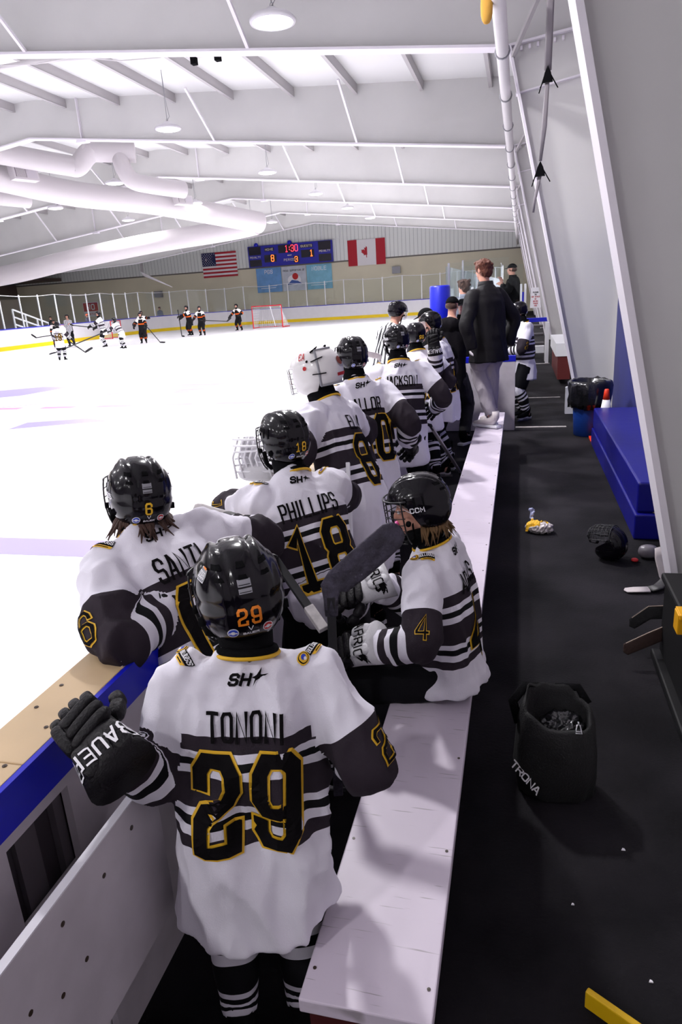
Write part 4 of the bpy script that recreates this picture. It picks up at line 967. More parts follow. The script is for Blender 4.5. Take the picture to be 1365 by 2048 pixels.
# second, outer path of tinted strips on the near side is the open gate glass
tg = empty('penalty_glass', (-.6, 10.5, 0)); tag(tg, 'clear glass panes standing in a row past the end of the team bench', 'glass panel')
for k, (x0, x1, y, z1) in enumerate(((-1.0, -.66, 10.55, 2.3), (-.95, -.5, 11.9, 2.28), (-1.0, -.2, 13.2, 2.42), (-.7, .05, 13.9, 2.3))):
    m = MB(); m.box((x0+.6, y-10.5, 1.05), (x1+.6, y-10.5+.012, z1)); m.obj('glass_pane', GLS, tg)
    m = MB(); m.box((x0+.58, y-10.515, 0), (x0+.61, y-10.475, z1-.4 if k % 2 else z1)); m.obj('glass_post', POSTW if k % 2 else PGRY, tg)
for k, (x, y) in enumerate(((-.9, 12.4), (-.8, 12.6), (-.45, 12.2), (.02, 14.2), (.1, 14.4))):
    m = MB(); m.box((x+.6-.02, y-10.5-.02, 0), (x+.6+.02, y-10.5+.02, 1.95)); m.obj('glass_post', POSTW, tg)
# blue pad round the end of the glass
m = MB(); m.tube([(-1.10, 10.2, z) for z in (1.05, 1.06, 1.98, 2.0)], [(.12, .12), (.145, .145), (.145, .145), (.13, .13)], 28); o = m.obj('end_pad', mat('blue_vinyl_pad', srgb(10, 25, 185), .38, bump=.2, bscale=8), None, True); tag(o, 'tall blue padded roll wrapped round the end of the rink glass', 'pad')
# ------------------------------------------------------------------ team bench boards
RZ = 1.03; RI, RO = -1.02, -1.17
nb = empty('bench_boards', (RI, 4, 0)); tag(nb, 'tan topped board wall with blue trim between the team bench and the ice', 'rink boards')
def bb(a, b, nm, mt, bev=0): m = MB(); m.box((a[0]-RI, a[1]-4, a[2]), (b[0]-RI, b[1]-4, b[2])); return m.obj(nm, mt, nb, False, bev)
TANW = mat('tan_rail_top', srgb(205, 178, 140), .45, var=.06, vscale=6)
for y0, y1 in ((-1.2, 1.02), (1.023, 3.4), (3.403, 5.8), (5.803, 8.2), (8.203, 10.2)): bb((RO, y0, RZ-.025), (RI-.004, y1, RZ), 'rail_top', TANW, .003)
bb((RI-.006, -1.2, RZ-.105), (RI+.010, 10.2, RZ-.002), 'blue_trim', BLUE)
WBRD = mat('scuffed_white_board', srgb(205, 198, 205), .5, var=.12, vscale=5)
bb((RO+.01, -1.2, 0), (RO+.03, 10.2, RZ-.025), 'ice_side_panel', PUCKW)
bb((RI-.03, -1.2, RZ-.15), (RI-.008, 10.2, RZ-.105), 'inner_board', WBRD); bb((RI-.03, 1.14, .0), (RI-.008, 10.2, RZ-.15), 'inner_board', WBRD)
bb((RI-.03, -1.2, .0), (RI-.008, .93, RZ-.15), 'inner_board', WBRD)
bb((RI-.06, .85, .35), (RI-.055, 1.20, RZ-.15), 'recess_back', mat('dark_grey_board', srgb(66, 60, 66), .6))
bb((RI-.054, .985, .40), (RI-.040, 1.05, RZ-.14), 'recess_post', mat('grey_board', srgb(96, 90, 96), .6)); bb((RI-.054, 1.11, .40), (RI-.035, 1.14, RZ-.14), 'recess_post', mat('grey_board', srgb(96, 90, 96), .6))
LZ = .86
bb((-.875, -1.2, .44), (-.858, 1.24, LZ), 'shelf_front', WBRD, .004); bb((RI-.03, -1.2, .645), (-.875, 1.24, .66), 'shelf', WBRD); bb((-.876, -1.2, LZ), (-.856, 1.24, LZ+.004), 'shelf_edge', PUCKW)
SCRW = mat('dark_screw', srgb(60, 45, 35), .4)
def screw(parent, loc, ax='z', r=.0055, first={}):
    k = (ax, r)
    if k not in first:
        m = MB(); M = Matrix.Rotation(PI/2, 4, 'Y') if ax == 'x' else Matrix.Identity(4)
        m.prism(circ(r, 10), 0, .0012, 0, M); m.prism(circ(r*.45, 6), .0012, .0016, 0, M); q = m.obj('screw', SCRW, parent); first[k] = q
    else: q = first[k].copy(); COL.objects.link(q); q.parent = parent
    q.location = loc; return q
for y in (1.3, 1.55, 1.2, 1.06, .92, .80, 2.2, 2.7): screw(nb, (-.04, y-4-.05, RZ+.0005), r=.0055); screw(nb, (-.12, y-4+.02, RZ+.0005), r=.0055)
for y, z in ((1.12, .80), (1.0, .78), (.90, .66), (.86, .80), (.82, .66), (.80, .52), (.74, .72), (.72, .54), (.66, .66)): screw(nb, (.162, y-4, z), 'x', .006)
# bottle on the shelf
bo = empty('sports_bottle', (-.948, 1.285, .703)); bo.rotation_euler = (R(82), 0, R(8)); tag(bo, 'clear sports bottle with an orange cap lying in the board shelf', 'bottle')
m = MB(); m.tube([(0, 0, z) for z in (0, .01, .06, .10, .15, .175, .19)], [(.03, .03), (.037, .037), (.037, .037), (.032, .032), (.037, .037), (.030, .030), (.024, .024)], 20); m.obj('bottle_body', mat('smoky_bottle', srgb(95, 92, 98), .25, coat=.5), bo, True)
m = MB(); m.tube([(0, 0, .19), (0, 0, .215), (0, 0, .22)], [(.030, .030), (.030, .030), (.022, .022)], 18); m.tube([(0, 0, .22), (0, 0, .24)], .012, 10); m.obj('cap', mat('orange_cap', srgb(235, 70, 20), .4), bo, True)
m = MB(); letters(m, 'G', .045, .028, .008, lambda x, y, l=0: V((.0385*math.sin(x/.037), .0385*math.cos(x/.037), .09+y)), 0); m.obj('bottle_lettering', PWHT, bo)
# ------------------------------------------------------------------ bench
be = empty('team_bench', (-.31, 4.8, 0)); tag(be, 'long scratched white plank bench on dark red supports', 'bench')
def benchtop():
    m = mat('scratched_white_plank', srgb(214, 204, 218), .42, bump=.05, bscale=20); nt = m.node_tree; b = nt.nodes['Principled BSDF']
    tc = nt.nodes.new('ShaderNodeTexCoord'); prev = None; cur = None
    for k, (ang, sc, th) in enumerate(((.5, (3, 60, 3), .66), (-.35, (5, 90, 3), .69), (1.3, (4, 80, 3), .70))):
        mp = nt.nodes.new('ShaderNodeMapping'); mp.inputs['Rotation'].default_value = (0, 0, ang); mp.inputs['Scale'].default_value = sc; nt.links.new(tc.outputs['Object'], mp.inputs[0])
        n = nt.nodes.new('ShaderNodeTexNoise'); n.inputs['Scale'].default_value = 1.5; n.inputs['Detail'].default_value = 3; nt.links.new(mp.outputs[0], n.inputs['Vector'])
        r = nt.nodes.new('ShaderNodeMapRange'); r.inputs[1].default_value = th; r.inputs[2].default_value = th+.05; nt.links.new(n.outputs['Fac'], r.inputs[0])
        if cur is None: cur = r.outputs[0]
        else:
            a = nt.nodes.new('ShaderNodeMath'); a.operation = 'MAXIMUM'; nt.links.new(cur, a.inputs[0]); nt.links.new(r.outputs[0], a.inputs[1]); cur = a.outputs[0]
    mx = nt.nodes.new('ShaderNodeMix'); mx.data_type = 'RGBA'; mx.inputs[6].default_value = srgb(216, 205, 220); mx.inputs[7].default_value = srgb(120, 112, 112)
    mm = nt.nodes.new('ShaderNodeMath'); mm.operation = 'MULTIPLY'; mm.inputs[1].default_value = .6; nt.links.new(cur, mm.inputs[0]); nt.links.new(mm.outputs[0], mx.inputs[0]); nt.links.new(mx.outputs[2], b.inputs['Base Color']); return m
m = MB(); m.box((-.152, -3.74, .40), (.152, 3.92, .44)); m.obj('seat', benchtop(), be, False, .004)
DRED = mat('dark_red_board', srgb(70, 18, 20), .6)
m = MB(); m.box((-.135, -3.72, .335), (.135, -3.69, .40)); m.obj('end_board', DRED, be)
m = MB(); m.box((-.12, -3.6, .30), (-.10, 3.9, .40)); m.obj('skirt', DRED, be); 
for y in (-3.5, -1.8, 0, 1.8, 3.6):
    m = MB(); m.box((-.11, y-.02, 0), (.11, y+.02, .40)); m.obj('leg', DRED, be)
for i in range(19):
    for x in (-.135, .135): screw(be, (x, -3.66+.41*i, .4403), 'z', .0045)
# end panel of the box
ep = empty('half_wall', (-.5, 9.8, 0)); tag(ep, 'white half wall with blue cap closing the far end of the team bench', 'partition')
m = MB(); m.box((-.50, -.03, 0), (.455, .03, .95)); m.obj('panel', WBRD, ep, False, .004); m = MB(); m.box((-.50, -.035, .95), (.46, .035, 1.03)); m.obj('blue_cap', BLUE, ep, False, .004)
# ------------------------------------------------------------------ far wall items
YF = Y1-.06
fx = lambda x, z, yy=0: (lambda a, b, l=0: V((x+a, YF-.02-yy-l, z+b)))
# US flag
RED = mat('flag_red', srgb(178, 25, 45), .7); FW = mat('flag_white', srgb(232, 228, 232), .7); NAVY = mat('flag_navy', srgb(25, 30, 80), .7)
fo = empty('us_flag', (-23.5, YF, 4.93)); tag(fo, 'stars and stripes flag hung flat on the far wall left of the scoreboard', 'flag')
def rip(x, z): return -.05-.02*math.sin(x*5+z*2)
m = MB(); W_, H_ = 3.0, 1.88
for k in range(13):
    for i in range(20):
        x0, x1 = -W_/2+W_*i/20, -W_/2+W_*(i+1)/20; z1 = H_/2-H_*k/13; z0 = z1-H_/13
        m.add([(x0, rip(x0, z0), z0), (x1, rip(x1, z0), z0), (x1, rip(x1, z1), z1), (x0, rip(x0, z1), z1)], [[0, 1, 2, 3]], 0 if k % 2 == 0 else 1)
m.obj('stripes', [RED, FW], fo).modifiers.new('s', 'SOLIDIFY').thickness = .006
m = MB(); cx0, cx1, cz0, cz1 = -W_/2, -W_/2+1.2, H_/2-H_*7/13, H_/2
for i in range(8):
    x0, x1 = cx0+(cx1-cx0)*i/8, cx0+(cx1-cx0)*(i+1)/8; m.add([(x0, rip(x0, cz0)-.012, cz0), (x1, rip(x1, cz0)-.012, cz0), (x1, rip(x1, cz1)-.012, cz1), (x0, rip(x0, cz1)-.012, cz1)], [[0, 1, 2, 3]], 0)
for r in range(9):
    for c in range(6 if r % 2 == 0 else 5):
        x = cx0+.1+.2*c+(.1 if r % 2 else 0); z = cz1-.1-.102*r; pts = [(x+(.042 if k % 2 == 0 else .017)*math.sin(k*PI/5), z+(.042 if k % 2 == 0 else .017)*math.cos(k*PI/5)) for k in range(10)]
        patch(m, pts, lambda a, b, l=0: V((a, rip(a, b)-.02, b)), 1)
m.obj('canton', [NAVY, FW], fo)
# Canada flag
fo = empty('canada_flag', (-11.38, YF, 4.98)); tag(fo, 'red and white maple leaf flag hung flat on the far wall right of the scoreboard', 'flag')
m = MB(); W_, H_ = 2.92, 1.86
for i in range(24):
    x0, x1 = -W_/2+W_*i/24, -W_/2+W_*(i+1)/24
    m.add([(x0, rip(x0, 0), -H_/2), (x1, rip(x1, 0), -H_/2), (x1, rip(x1, 0), H_/2), (x0, rip(x0, 0), H_/2)], [[0, 1, 2, 3]], 0 if (i < 6 or i >= 18) else 1)
m.obj('cloth', [RED, FW], fo).modifiers.new('s', 'SOLIDIFY').thickness = .006
leaf = [(0, 1), (.16, .70), (.36, .80), (.27, .34), (.50, .58), (.56, .44), (.84, .50), (.74, .22), (.86, .14), (.42, -.22), (.48, -.38), (.06, -.32), (.07, -.72), (-.07, -.72), (-.06, -.32), (-.48, -.38), (-.42, -.22), (-.86, .14), (-.74, .22), (-.84, .50), (-.56, .44), (-.50, .58), (-.27, .34), (-.36, .80), (-.16, .70)]
m = MB(); patch(m, [(x*.48, y*.48-.03) for x, y in leaf], lambda a, b, l=0: V((a, -.062, b))); m.obj('maple_leaf', RED, fo)
# scoreboard
so = empty('scoreboard', (-17.45, YF-.15, 5.3)); tag(so, 'blue electronic scoreboard with glowing red digits on the far wall', 'scoreboard')
SB = mat('scoreboard_blue', srgb(30, 32, 160), .45); SD = mat('scoreboard_dark', srgb(28, 24, 40), .4)
LED = mat('red_led', (1, .05, .09, 1), .5, emit=2.2); LEDO = mat('orange_led', (1, .18, .03, 1), .5, emit=2.4)
m = MB(); m.box((-3.45, -.12, -.80), (3.45, .14, .76)); m.obj('cabinet', SB, so, False, .03)
P0 = lambda x, z: (lambda a, b, l=0: V((x+a, -.135-l, z+b)))
m = MB()
for x0, x1, z0, z1 in ((-3.35, -2.35, .1, .7), (-3.35, -2.35, -.75, -.25), (-2.1, -1.1, -.5, .05), (-.9, .45, .1, .68), (.95, 2.0, -.35, .2), (2.35, 3.35, .1, .72), (2.35, 3.35, -.72, -.2), (-2.05, -1.25, .32, .58), (.9, 1.9, .36, .60), (.3, .75, -.66, -.18)):
    patch(m, [(x0, z0), (x1, z0), (x1, z1), (x0, z1)], P0(0, 0))
m.obj('display_panel', SD, so)
m = MB()
for t, x, z, h, w in (('PENALTY', -2.85, -.07, .12, .08), ('PENALTY', 2.85, .02, .12, .08), ('HOME', -1.65, .44, .14, .11), ('GUESTS', 1.4, .48, .14, .10), ('PERIOD', -.05, -.42, .15, .11), ('SHOT', 0, -.10, .06, .05)):
    m = MB(); letters(m, t, h, w, .028, P0(x, z), 0, lift=.01); m.obj('scoreboard_word', mat('cream_print', srgb(225, 215, 200), .6), so)
m = MB(); letters(m, '1:30', .46, .22, .045, P0(.18, .40), 0, lift=.012, gap=.10); m.obj('clock_digits', LED, so)
m = MB(); letters(m, '8', .46, .22, .05, P0(-1.42, -.22), 0, lift=.012); letters(m, '1', .44, .20, .06, P0(1.78, -.06), 0, lift=.012); letters(m, '3', .38, .2, .045, P0(.52, -.42), 0, lift=.012); m.obj('score_digits', LEDO, so)
for x in (-2.75, 0.02):
    m = MB(); m.tube([(x, 0, .74), (x, 0, .84), (x, 0, .95), (x, 0, 1.0)], [(.16, .16), (.18, .18), (.14, .14), (.04, .04)], 16); m.obj('beacon', BLUE, so, True)
# banners below
for x0, x1, c, t, lab in ((-20.45, -18.35, srgb(110, 160, 215), 'PGS', 'light blue banner lettered PGS, left one under the scoreboard'), (-18.3, -16.3, srgb(200, 205, 215), None, 'pale banner with a skater picture, middle one under the scoreboard'), (-16.25, -14.2, srgb(130, 190, 215), 'NOBLE', 'pale turquoise banner, right one under the scoreboard')):
    o = empty('banner', ((x0+x1)/2, YF, 3.48)); tag(o, lab, 'banner'); hw = (x1-x0)/2
    m = MB(); m.box((-hw, -.03, -.92), (hw, -.01, .92)); m.obj('sheet', mat('banner_%s' % (t or 'mid').lower(), c, .6, var=.12, vscale=2), o)
    m = MB(); Pb = lambda a, b, l=0: V((a, -.035-l, b))
    if t: letters(m, t, .26, .16, .04, put2(Pb, 0, .62), 0)
    else: letters(m, 'PROUD SUPPORTERS OF', .12, .065, .02, put2(Pb, 0, .6), 1, gap=.03); patch(m, circ(.55, 20, 0, -.1, .38), Pb, 0); patch(m, [(-.6, -.45), (.6, -.4), (.3, -.2), (-.2, -.1)], Pb, 2, .01); patch(m, circ(.25, 14, .1, .15), Pb, 3, .01)
    for k in range(4): patch(m, [(-hw*.7, -.1-.16*k), (hw*(.6-.1*(k % 2)), -.1-.16*k), (hw*(.6-.1*(k % 2)), -.14-.16*k), (-hw*.7, -.14-.16*k)], Pb, 0) if t and k > 1 else None
    m.obj('banner_print', [PWHT, PBLK, mat('banner_blue', srgb(60, 90, 160), .6), PRED], o)
for x, z, lab in ((-29.2, 3.0, 'small grey wall fixture left of the stars and stripes flag'), (-9.1, 3.55, 'small grey wall fixture right of the maple leaf flag')):
    m = MB(); m.box((x-.3, YF-.35, z-.25), (x+.3, YF+.02, z+.25)); 
    for k in range(5): m.box((x-.32, YF-.37, z-.22+.1*k), (x+.32, YF-.33, z-.18+.1*k))
    tag(m.obj('wall_heater', PGRY), lab, 'heater')
m = MB(); m.tube([(-13.9, YF, 6.1), (-13.4, YF, 6.15), (-13.3, YF, 7.05), (-14.8, YF-.02, 7.1), (-14.85, YF, 6.2)], .02, 6); tag(m.obj('cable', POSTW, None, True), 'white cable looping on the siding above the scoreboard', 'cable')
m = MB(); m.tube([(-9.9, YF-.03, 6.0), (-9.95, YF-.03, 6.5), (-9.85, YF-.03, 7.2)], .03, 6); tag(m.obj('flag_cord', POSTW, None, True), 'white cord above the maple leaf flag', 'cord')
# netting rope + net fold above the far left glass
m = MB(); m.tube([(-27.9, 50, 6.4), (-27.2, 48.5, 4.4), (-24.4, 47.5, 3.3)], [(.01, .10), (.01, .28), (.01, .05)], 8); tag(m.obj('folded_netting', mat('white_net', srgb(225, 220, 225), .8), None, True), 'gathered white safety netting hanging above the far left glass', 'netting')
m = MB(); m.tube([(x, y, 3.1-.10*abs(math.sin(i*PI/3))) for i, (x, y) in enumerate(path[20:-20])], .018, 5); tag(m.obj('net_rope', POSTW, None, True), 'thin white rope swagged along the top of the far glass', 'rope')
# left side: mezzanine, speaker, door, railings, signs
m = MB(); m.box((-43, 44, 4.6), (-38, 54, 4.85)); m.box((-43, 44, 3.4), (-42.6, 54, 4.6)); tag(m.obj('mezzanine_beam', mat('dark_brown_beam', srgb(80, 66, 62), .6)), 'dark brown beam and gallery edge at the far left wall', 'beam')
sp = empty('loudspeaker', (-33.6, 42, 4.35)); tag(sp, 'black loudspeaker hung from the ceiling at the far left', 'loudspeaker')
m = MB(); m.box((-.45, -.3, -.35), (.45, .3, .2)); m.obj('speaker_cabinet', MATTB, sp, False, .03); m = MB(); m.tube([(0, 0, .2), (-.2, 0, .55), (-1.0, 0, .8), (-1.0, 0, 2)], .05, 6); m.obj('bracket', POSTW, sp)
m = MB(); m.box((XL+.02, 47.5, .18), (XL+.08, 51, 2.3)); st(m.obj('door_1', mat('dark_blue_door', srgb(45, 55, 75), .5)))
m = MB(); m.box((XL+.02, 46.2, 2.6), (XL+.06, 46.9, 3.0)); 
eo = empty('exit_sign', (XL+.1, 48.3, 3.3)); tag(eo, 'small red EXIT sign above the door at far left', 'sign'); m = MB(); m.box((0, -.45, -.2), (.05, .45, .2)); m.obj('sign_box', mat('exit_face', srgb(225, 190, 185), .5), eo)
m = MB(); letters(m, 'EXIT', .28, .13, .045, lambda a, b, l=0: V((.06, a, b)), 0); m.obj('sign_lettering', PRED, eo)
no = empty('warning_sign', (-35.9, Y1, 2.15)); tag(no, 'red and white notice on the tan far wall behind the left glass', 'sign'); m = MB(); m.box((-.75, -.05, -.6), (.75, 0, .6)); m.obj('sign_board', PWHT, no)
m = MB(); Pn = lambda a, b, l=0: V((a, -.06-l, b)); patch(m, [(-.7, -.15), (.7, -.15), (.7, .55), (-.7, .55)], Pn, 0); letters(m, 'NO', .4, .28, .08, put2(Pn, 0, .2), 1, lift=.01); letters(m, 'SKATING', .16, .10, .03, put2(Pn, 0, -.38), 0); m.obj('sign_print', [PRED, PWHT], no)
for k, (x, y, s_) in enumerate(((-31.0, 38.5, 1), (-30.2, 33.8, -1))):
    m = MB()
    for h in (0, .45, .9): m.bar((x, y, 2.4-.5*h*0-h), (x-.2, y+3.6*s_, 1.1-h+.3), .08, .08)
    for t in (0, .33, .66, 1): m.bar((x-.2*t, y+3.6*s_*t, .2), (x-.2*t, y+3.6*s_*t, 2.4-1.0*t), .08, .08)
    tag(m.obj('stair_railing', POSTW), 'white sloping stair railing behind the left glass, %s' % ('beside the dark doorway' if k == 0 else 'nearest the left edge'), 'railing')
# goals
def goal(loc, rz, s, label):
    g = empty('hockey_goal', loc, rz); tag(g, label, 'goal'); g.scale = (s, s, s)
    m = MB(); m.tube([(-.915, 0, 0), (-.915, 0, 1.22), (.915, 0, 1.22), (.915, 0, 0)], .035, 10)
    m.obj('goal_frame', mat('goal_red', srgb(200, 25, 40), .4), g, False)
    m = MB(); m.tube([(-.915, 0, .03), (-1.0, .8, .03), (-.5, 1.05, .03), (0, 1.1, .03), (.5, 1.05, .03), (1.0, .8, .03), (.915, 0, .03)], .025, 8); m.obj('base_frame', mat('goal_red', ORA), g); m = MB()
    m.tube([(-.9, 0, 1.2), (-.6, .5, 1.2), (.6, .5, 1.2), (.9, 0, 1.2)], .02, 8); m.tube([(0, .5, 1.2), (0, 1.08, .05)], .03, 8); m.obj('back_brace', POSTW, g)
    m = MB(); top = [(-.9, 0, 1.2), (-.6, .5, 1.2), (0, .52, 1.2), (.6, .5, 1.2), (.9, 0, 1.2)]; bt = [(-.915, 0, .03), (-1.0, .8, .03), (0, 1.1, .03), (1.0, .8, .03), (.915, 0, .03)]
    for a in range(4):
        for i in range(9):
            t = i/8; p = V(top[a]).lerp(V(top[a+1]), t); q = V(bt[a]).lerp(V(bt[a+1]), t); m.bar(p, q, .008, .008)
        for i in range(1, 9):
            t = i/8; m.bar(V(top[a]).lerp(V(bt[a]), t), V(top[a+1]).lerp(V(bt[a+1]), t), .008, .008)
    for i in range(9): m.bar((-.9+1.8*i/8, 0, 1.2), (-.6+1.2*i/8, .5, 1.2), .008, .008)
    m.obj('goal_net', FW, g)
goal((-16.2, 44.4, ICEZ), R(-4), 1.16, 'red framed hockey goal with white net at the far end of the rink')
goal((-25.6, 41.3, ICEZ), R(100), .9, 'red goal seen edge-on against the far left boards')
# ice markings
LIL = mat('purple_ice_print', srgb(168, 158, 214), .4); LPK = mat('red_ice_line', srgb(214, 150, 188), .4)
m = MB()
for i in range(9): m.box((-3.4-1.25*i-.75, 11.55, ICEZ), (-3.4-1.25*i, 11.75, ICEZ+.002))
tag(m.obj('red_centre_line', LPK), 'faint dashed red line painted in the ice', 'ice marking')
m = MB(); m.box((-27, 4.15, ICEZ), (-2.2, 4.5, ICEZ+.002)); tag(m.obj('blue_line', LIL), 'wide faint blue line across the ice at the left edge', 'ice marking')
m = MB(); pts = [(-11.5+3.2*math.cos(a*PI/24), 14.8+3.2*math.sin(a*PI/24), ICEZ+.001) for a in range(49)]; m.tube(pts, [(.03, .002)]*49, 4, side=V((1, 0, 0))); tag(m.obj('face_off_circle', LIL), 'faint face-off circle painted in the ice', 'ice marking')
m = MB()
for i in range(7):
    a = random.uniform(-.2, .2); m.prism([(-9.0+.35*i*.6, 13.4+.4*i), (-7.3+.2*i, 13.2+.45*i+a), (-6.6+.1*i, 13.45+.42*i), (-8.6+.3*i, 13.6+.4*i)], ICEZ, ICEZ+.002)
tag(m.obj('ice_logo', LIL), 'faint purple logo strokes painted in the ice near the centre circle', 'ice marking')
m = MB(); m.prism([(-13.5, 12.4), (-11.2, 13.6), (-10.8, 15.0), (-11.8, 15.2), (-14.2, 13.8)], ICEZ, ICEZ+.002); tag(m.obj('ice_logo', LIL), 'faint purple logo patch in the ice at the left edge', 'ice marking')
m = MB(); m.prism([(-8.1, 9.4), (-7.2, 9.8), (-6.6, 10.0), (-7.2, 10.3), (-8.2, 10.0)], ICEZ, ICEZ+.002); tag(m.obj('ice_logo', LIL), 'small faint purple mark in the ice below the dashed red line', 'ice marking')
m = MB(); m.box((-27, 19.4, ICEZ), (-4, 19.47, ICEZ+.002)); tag(m.obj('ice_seam', LIL), 'very thin faint line across the ice beyond the centre circle', 'ice marking')
# ------------------------------------------------------------------ walkway behind the bench
LINE = mat('worn_white_floor_strip', srgb(190, 182, 180), .6, var=.3, vscale=14)
for (x0, x1, y, w_, lab) in ((-.03, .66, 9.98, .07, 'worn pale strip across the rubber floor beside the blue waste bin'), (.08, .72, 12.7, .05, 'thin white strip across the rubber floor beyond the waste bin'), (.08, .75, 18.3, .08, 'white strip across the floor at the far gate')):
    m = MB(); m.box((x0, y-w_/2, 0), (x1, y+w_/2, .004)); tag(m.obj('floor_strip', LINE), lab, 'floor strip')
bn = empty('waste_bin', (.90, 9.42, 0)); tag(bn, 'round blue waste bin with black liner against the white column', 'bin')
m = MB(); m.tube([(0, 0, z) for z in (0, .01, .3, .62)], [(.17, .17), (.185, .185), (.20, .20), (.225, .225)], 32); m.obj('bin_body', mat('blue_bin_plastic', srgb(15, 55, 135), .45), bn, True)
m = MB(); vs = []; fs = []; n = 56
prof = [(.20, .48, .006), (.25, .37, .03), (.262, .45, .03), (.27, .55, .025), (.275, .64, .02), (.268, .69, .012), (.245, .72, .01), (.225, .70, .006), (.20, .55, .01), (.15, .42, .01), (.0, .38, .0)]
for j, (r0, z, a) in enumerate(prof):
    for i in range(n):
        th = 2*PI*i/n; nz = noise.noise(V((math.cos(th)*3.2, math.sin(th)*3.2, j*.55)))+.5*noise.noise(V((math.cos(th)*9, math.sin(th)*9, j*.9))); r = r0+a*nz*1.2
        zz = z+(.05*noise.noise(V((math.cos(th)*2, math.sin(th)*2, 5))) if j < 2 else .02*nz*(j < 8)); vs.append((r*math.cos(th), r*math.sin(th), zz))
for j in range(len(prof)-1):
    for i in range(n): fs.append([j*n+i, j*n+(i+1) % n, (j+1)*n+(i+1) % n, (j+1)*n+i])
m.add(vs, fs); m.obj('bin_liner', mat('black_bin_bag', (.008, .008, .01, 1), .22, coat=.4, bump=.5, bscale=22), bn, True)
co = empty('traffic_cone', (1.06, 9.02, 0)); tag(co, 'orange traffic cone with white collar beside the waste bin', 'traffic cone')
m = MB(); m.box((-.17, -.17, 0), (.17, .17, .03)); m.tube([(0, 0, .03), (0, 0, .30)], [(.125, .125), (.078, .078)], 28); m.tube([(0, 0, .52), (0, 0, .64), (0, 0, .65)], [(.043, .043), (.028, .028), (.02, .02)], 24); m.obj('cone_body', mat('cone_orange', srgb(240, 60, 25), .45), co, True)
m = MB(); m.tube([(0, 0, .30), (0, 0, .52)], [(.079, .079), (.0435, .0435)], 28); m.obj('collar', PWHT, co, True)
VB = mat('blue_vinyl_bench', srgb(12, 12, 120), .36, bump=.15, bscale=9)
bx = empty('padded_bench', (1.12, 7.1, 0)); tag(bx, 'two-tier dark blue vinyl padded bench along the side wall', 'bench')
m = MB(); m.box((-.22, -1.68, .21), (.275, 1.75, .45)); m.obj('cushion', VB, bx, False, .018, seg=3)
m = MB(); m.box((-.235, -1.72, 0), (.275, 1.75, .205)); m.obj('base_block', VB, bx, False, .015, seg=3)
m = MB(); m.prism([(-.10, -1.66), (-.06, -1.69), (-.02, -1.67), (-.05, -1.64)], .206, .215); m.obj('torn_foam', mat('yellow_foam', srgb(190, 185, 120), .8), bx)
# helmet on the floor (face cage up)
hm = empty('loose_helmet', (.66, 4.95, .12)); tag(hm, 'black hockey helmet with cage lying on the rubber floor before the blue bench', 'helmet')
ho = helmet(hm, Matrix.Rotation(R(60), 4, 'Z') @ Matrix.Rotation(R(80), 4, 'X'), .95, stickers=False, tape=False)
# snack bag
sb = empty('snack_bag', (.18, 5.5, 0)); sb.rotation_euler = (0, 0, R(-8)); tag(sb, 'small yellow and clear twisted plastic bag of snacks on the black floor', 'bag')
s_ = Soup(); s_.blob('a', V((0, 0, .045)), (.115, .072, .048)); s_.limb('b', [V((-.06, .03, .055)), V((-.062, .055, .085)), V((-.07, .08, .12)), V((-.068, .10, .17))], [(.03, .02), (.009, .009), (.018, .010), (.026, .008)], k=4, n=14)
clr = mat('clear_wrap', srgb(205, 195, 195), .25, coat=.6, bump=.6, bscale=40); s_.build('bag_body', [clr, mat('clear_blue_wrap', srgb(170, 175, 215), .2, coat=.6, bump=.6, bscale=50)], sb, .005, 2, wr=.010, wscale=(30, 30, 30))
m = MB(); bv = bvh_of([c for c in bpy.data.objects if c.parent == sb][0]); pz = lambda a, b, l=0: (lambda h: (h[0]+V((0, -.001, .003+l))) if h[0] else V((a, b, .02)))(bv.ray_cast(V((a, b, .3)), V((0, 0, -1))))
for i in range(6):
    for jx in range(4):
        x0, x1 = -.10+.028*i, -.10+.028*(i+1); y0, y1 = -.05+.026*jx, -.05+.026*(jx+1)
        if i > 3 and jx < 2: continue
        patch(m, [(x0, y0), (x1, y0), (x1, y1), (x0, y1)], pz, 0)
letters(m, 'XX', .026, .014, .006, put2(pz, .015, .015), 1, lift=.001); m.obj('bag_label', [PYEL, PBLK], sb)
# black backpack
bg = empty('backpack', (.165, 2.42, 0)); bg.scale = (.88, .88, .85); tag(bg, 'open black backpack with silver zip pull standing on the floor behind the bench', 'backpack')
bkm = mat('black_backpack_cloth', (.006, .006, .007, 1), .8, bump=.4, bscale=130)
m = MB(); vs = []; fs = []; n = 44
pf = [(.150, .105, 0, 0), (.170, .118, .012, 0), (.180, .130, .12, 0), (.178, .135, .26, 0), (.165, .130, .36, -.005), (.150, .118, .43, -.01), (.138, .105, .445, -.01), (.130, .095, .41, -.01), (.13, .095, .30, 0), (.0, .0, .29, 0)]
for j, (a, b, z, dy) in enumerate(pf):
    for i in range(n):
        th = 2*PI*i/n; c_, s2 = math.cos(th), math.sin(th); e = 2/2.6; k = .012*noise.noise(V((c_*2.5, s2*2.5, z*7)))
        zz = z+(.055*(-c_*.6)+.05*s2 if 4 <= j <= 7 else 0)+(.03*noise.noise(V((c_*2, s2*2, 3))) if 4 <= j <= 7 else 0)
        vs.append(((a+k)*math.copysign(abs(c_)**e, c_), (b+k)*math.copysign(abs(s2)**e, s2)+dy, zz))
for j in range(len(pf)-1):
    for i in range(n): fs.append([j*n+i, j*n+(i+1) % n, (j+1)*n+(i+1) % n, (j+1)*n+i])
m.add(vs, fs); m.obj('bag_body', bkm, bg, True)
